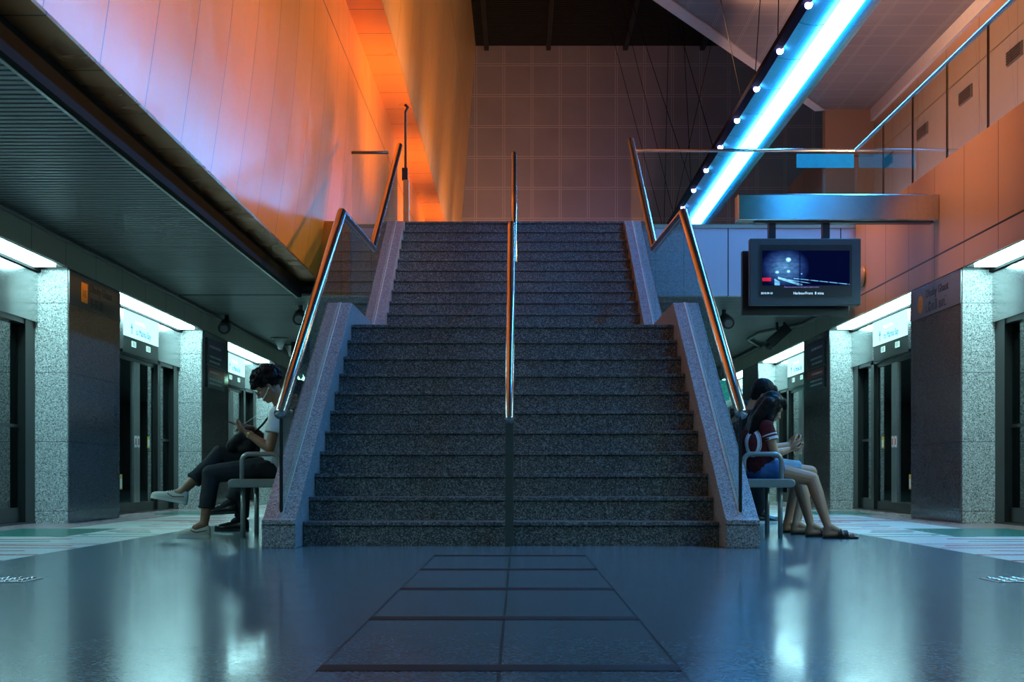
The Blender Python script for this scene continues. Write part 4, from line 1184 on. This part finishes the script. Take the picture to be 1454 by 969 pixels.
lay(ring(.048, .085), .020, 'jersey_white', 'jersey_number'); lay(ring(.066, .103), .006, 'jersey_white', 'number_outline')
def band_on(el, sh, t0, w, r):
    a = V(sh).lerp(V(el), t0); d = (V(el) - V(sh)).normalized(); m = MB(); m.tube([a, a + d * w], r, 24); m.build('sleeve_band', 'jersey_white', jer, smooth=False)
for sd in 'ab':
    band_on(J3['el_' + sd], J3['sh_' + sd], .40, .020, .0635); band_on(J3['el_' + sd], J3['sh_' + sd], .28, .010, .0630)
tp = thing('smartphone', 'phone in the hands of the long-haired person in the numbered jersey', 'phone', (2.145, 10.52, .70))
m = MB(); m.box(2.11, 2.18, 10.455, 10.585, .696, .704, rot=Matrix.Rotation(R(-20), 3, 'Y')); m.build('case', 'black_plastic', tp, bevel=.003)

# --- person in black shirt and light denim shorts beside her
J4 = dict(head=(2.0, 11.15, 1.135), face=(.80, -.02, -.58), up=(.58, 0, .80), neck=(1.90, 11.15, .985),
          chest=(1.835, 11.15, .80), pelvis=(1.85, 11.15, .555), sh_a=(1.885, 10.98, .935), sh_b=(1.885, 11.33, .935),
          el_a=(1.99, 10.93, .68), el_b=(2.0, 11.36, .69), wr_a=(2.17, 11.00, .715), wr_b=(2.18, 11.22, .715),
          hand_a=((.88, .25, .25), (-.1, .5, .8), (0, -1, .3), (30, 38, 30)), hand_b=((.88, -.3, .2), (-.1, -.5, .8), (0, 1, .3), (30, 38, 30)),
          hip_a=(1.88, 11.05, .54), hip_b=(1.88, 11.25, .54), kn_a=(2.365, 11.10, .495), kn_b=(2.33, 11.32, .50),
          an_a=(2.215, 10.93, .085), an_b=(2.22, 11.30, .085), ft_a=(0, (1, -.05, 0)), ft_b=(0, (1, 0, 0)), leg=.80, sleeve=.62, barefoot=True, bottom='shorts')
p4, s4 = person('person in black shirt and pale denim shorts beside the one in the numbered jersey', J4, 'skin_light', 'shirt', 'shirt_black', 'denim_light')
for sd in 'ab':
    g_, d_, s2 = J4['ft_%s_g' % sd]; sandal(p4, g_, d_, s2, .26)
cap_hair(p4, J4['head'], J4['face'], J4['up'], k=1.06)
tp = thing('smartphone', 'phone held up by the person in the black shirt and pale denim shorts', 'phone', (2.265, 11.11, .765))
m = MB(); m.box(2.23, 2.30, 11.04, 11.18, .761, .769, rot=Matrix.Rotation(R(-35), 3, 'Y')); m.build('case', 'black_plastic', tp, bevel=.003)

# --- farther person on the right bench
J5 = dict(head=(2.20, 13.2, 1.07), face=(.8, 0, -.6), up=(.6, 0, .8), neck=(2.08, 13.2, .95),
          chest=(1.95, 13.2, .78), pelvis=(1.87, 13.2, .555), sh_a=(2.04, 13.02, .90), sh_b=(2.04, 13.38, .90),
          el_a=(2.12, 12.98, .68), el_b=(2.12, 13.42, .68), wr_a=(2.28, 13.1, .64), wr_b=(2.28, 13.3, .64),
          hand_a=((.9, .3, 0), (0, 0, -1), (0, 1, 0)), hand_b=((.9, -.3, 0), (0, 0, -1), (0, -1, 0)),
          hip_a=(1.90, 13.1, .54), hip_b=(1.90, 13.3, .54), kn_a=(2.32, 13.1, .50), kn_b=(2.32, 13.35, .50),
          an_a=(2.36, 13.45, .105), an_b=(2.30, 13.6, .105), ft_a=(0, (1, 0, 0)), ft_b=(0, (1, 0, 0)), leg=1.9, sleeve=.9, socks=True)
p5, s5 = person('person in dark clothes and white-soled black shoes, far end of the right bench', J5, 'skin_light', 'shirt', 'shirt_black', 'trouser_black')
shoe(p5, (2.31, 13.45, 0), (1, 0, 0), (0, 0, 1), .28, 'leather_black', 'rubber_white'); shoe(p5, (2.25, 13.62, 0), (1, 0, 0), (0, 0, 1), .28, 'leather_black', 'rubber_white')
cap_hair(p5, J5['head'], J5['face'], J5['up'])
# ------------------------------------------------------------------ lamps, ambient fill, camera
def area(name, loc, target, size, power, col, sy=None, spread=None):
    l = bpy.data.lights.new(name, 'AREA'); l.energy = power; l.color = col; l.size = size
    if sy: l.shape = 'RECTANGLE'; l.size_y = sy
    if spread: l.spread = R(spread)
    o = bpy.data.objects.new(name, l); C.objects.link(o); o.location = loc
    d = Vector(target) - Vector(loc); o.rotation_euler = d.to_track_quat('-Z', 'Y').to_euler(); return o
def spot(name, loc, target, power, col, ang=60, blend=.6, rad=.1):
    l = bpy.data.lights.new(name, 'SPOT'); l.energy = power; l.color = col; l.spot_size = R(ang); l.spot_blend = blend; l.shadow_soft_size = rad
    o = bpy.data.objects.new(name, l); C.objects.link(o); o.location = loc
    d = Vector(target) - Vector(loc); o.rotation_euler = d.to_track_quat('-Z', 'Y').to_euler(); return o
WARM = (1.0, .46, .11)
# added warm spots on the right mezzanine, unseen, aimed at the copper cladding
for i, y in enumerate((6, 10, 14, 18)):
    spot('added_wash_spot', (5.4, y, 4.45), (-2.5, y + .5, 5.4), 2300, WARM, 66, 1, .2)
for i, y in enumerate((21, 27, 33)):
    spot('unseen_uplight', (-.2, y, 3.95), (-1.7, y + 1.0, 8.0), 1300, (1.0, .46, .11), 110, 1, .12)  # hidden warm lamps added to light the gold wall and soffit band
spot('unseen_uplight', (-.9, 37.5, 3.95), (-1.6, 39.5, 8.0), 1300, (1.0, .46, .11), 90, 1, .12)
# warm wash added from roof height on the right-hand cladding, no fixtures there
for y in (9, 13, 16.5):
    spot('added_wash_spot', (-.5, y, 12.8), (5.8, y + .2, 3.2), 7600, (1.0, .48, .22), 23, 1, .3)
spot('added_wash_spot', (3.0, 24, 8.5), (8.3, 24, 6.8), 1600, (1.0, .55, .30), 120, 1, .3)  # added to brighten the upper right wall, no fixture there
spot('unseen_uplight', (6.6, 21, 3.9), (6.6, 22, 9), 500, (1.0, .60, .50), 130, 1, .3)  # unseen pair added to lift the dark gridded soffit
spot('unseen_uplight', (6.6, 28, 3.9), (6.6, 28, 9), 500, (1.0, .60, .50), 130, 1, .3)
# violet-pink floor spots at the foot of the far wall
for x in (0.5, 3.5):
    spot('unseen_uplight', (x, 38.5, 3.95), (x, 42, 6.8), 420, (1.0, .62, .80), 120, 1, .2)
w = bpy.data.worlds.new('World'); bpy.context.scene.world = w; w.use_nodes = True
bg = w.node_tree.nodes['Background']; bg.inputs[0].default_value = (.05, .28, .38, 1); bg.inputs[1].default_value = .3

cam = bpy.data.cameras.new('Camera'); co = bpy.data.objects.new('Camera', cam); C.objects.link(co)
co.location = (0, 0, H); co.rotation_euler = (R(90), 0, 0)
cam.sensor_width = 36; cam.lens = F / 1454 * 36
cam.shift_x = -(CX - 727) / 1454; cam.shift_y = (CY - 484.5) / 1454
cam.clip_end = 200
sc = bpy.context.scene; sc.camera = co
sc.view_settings.view_transform = 'Standard'; sc.view_settings.look = 'None'; sc.view_settings.gamma = 1
sc.view_settings.exposure = 0.0; sc.view_settings.use_curve_mapping = False
sc.cycles.use_denoising = True
sc.cycles.max_bounces = 8; sc.cycles.transparent_max_bounces = 24; sc.cycles.glossy_bounces = 4; sc.cycles.diffuse_bounces = 3
sc.cycles.sample_clamp_indirect = 6
sc.cycles.caustics_reflective = True
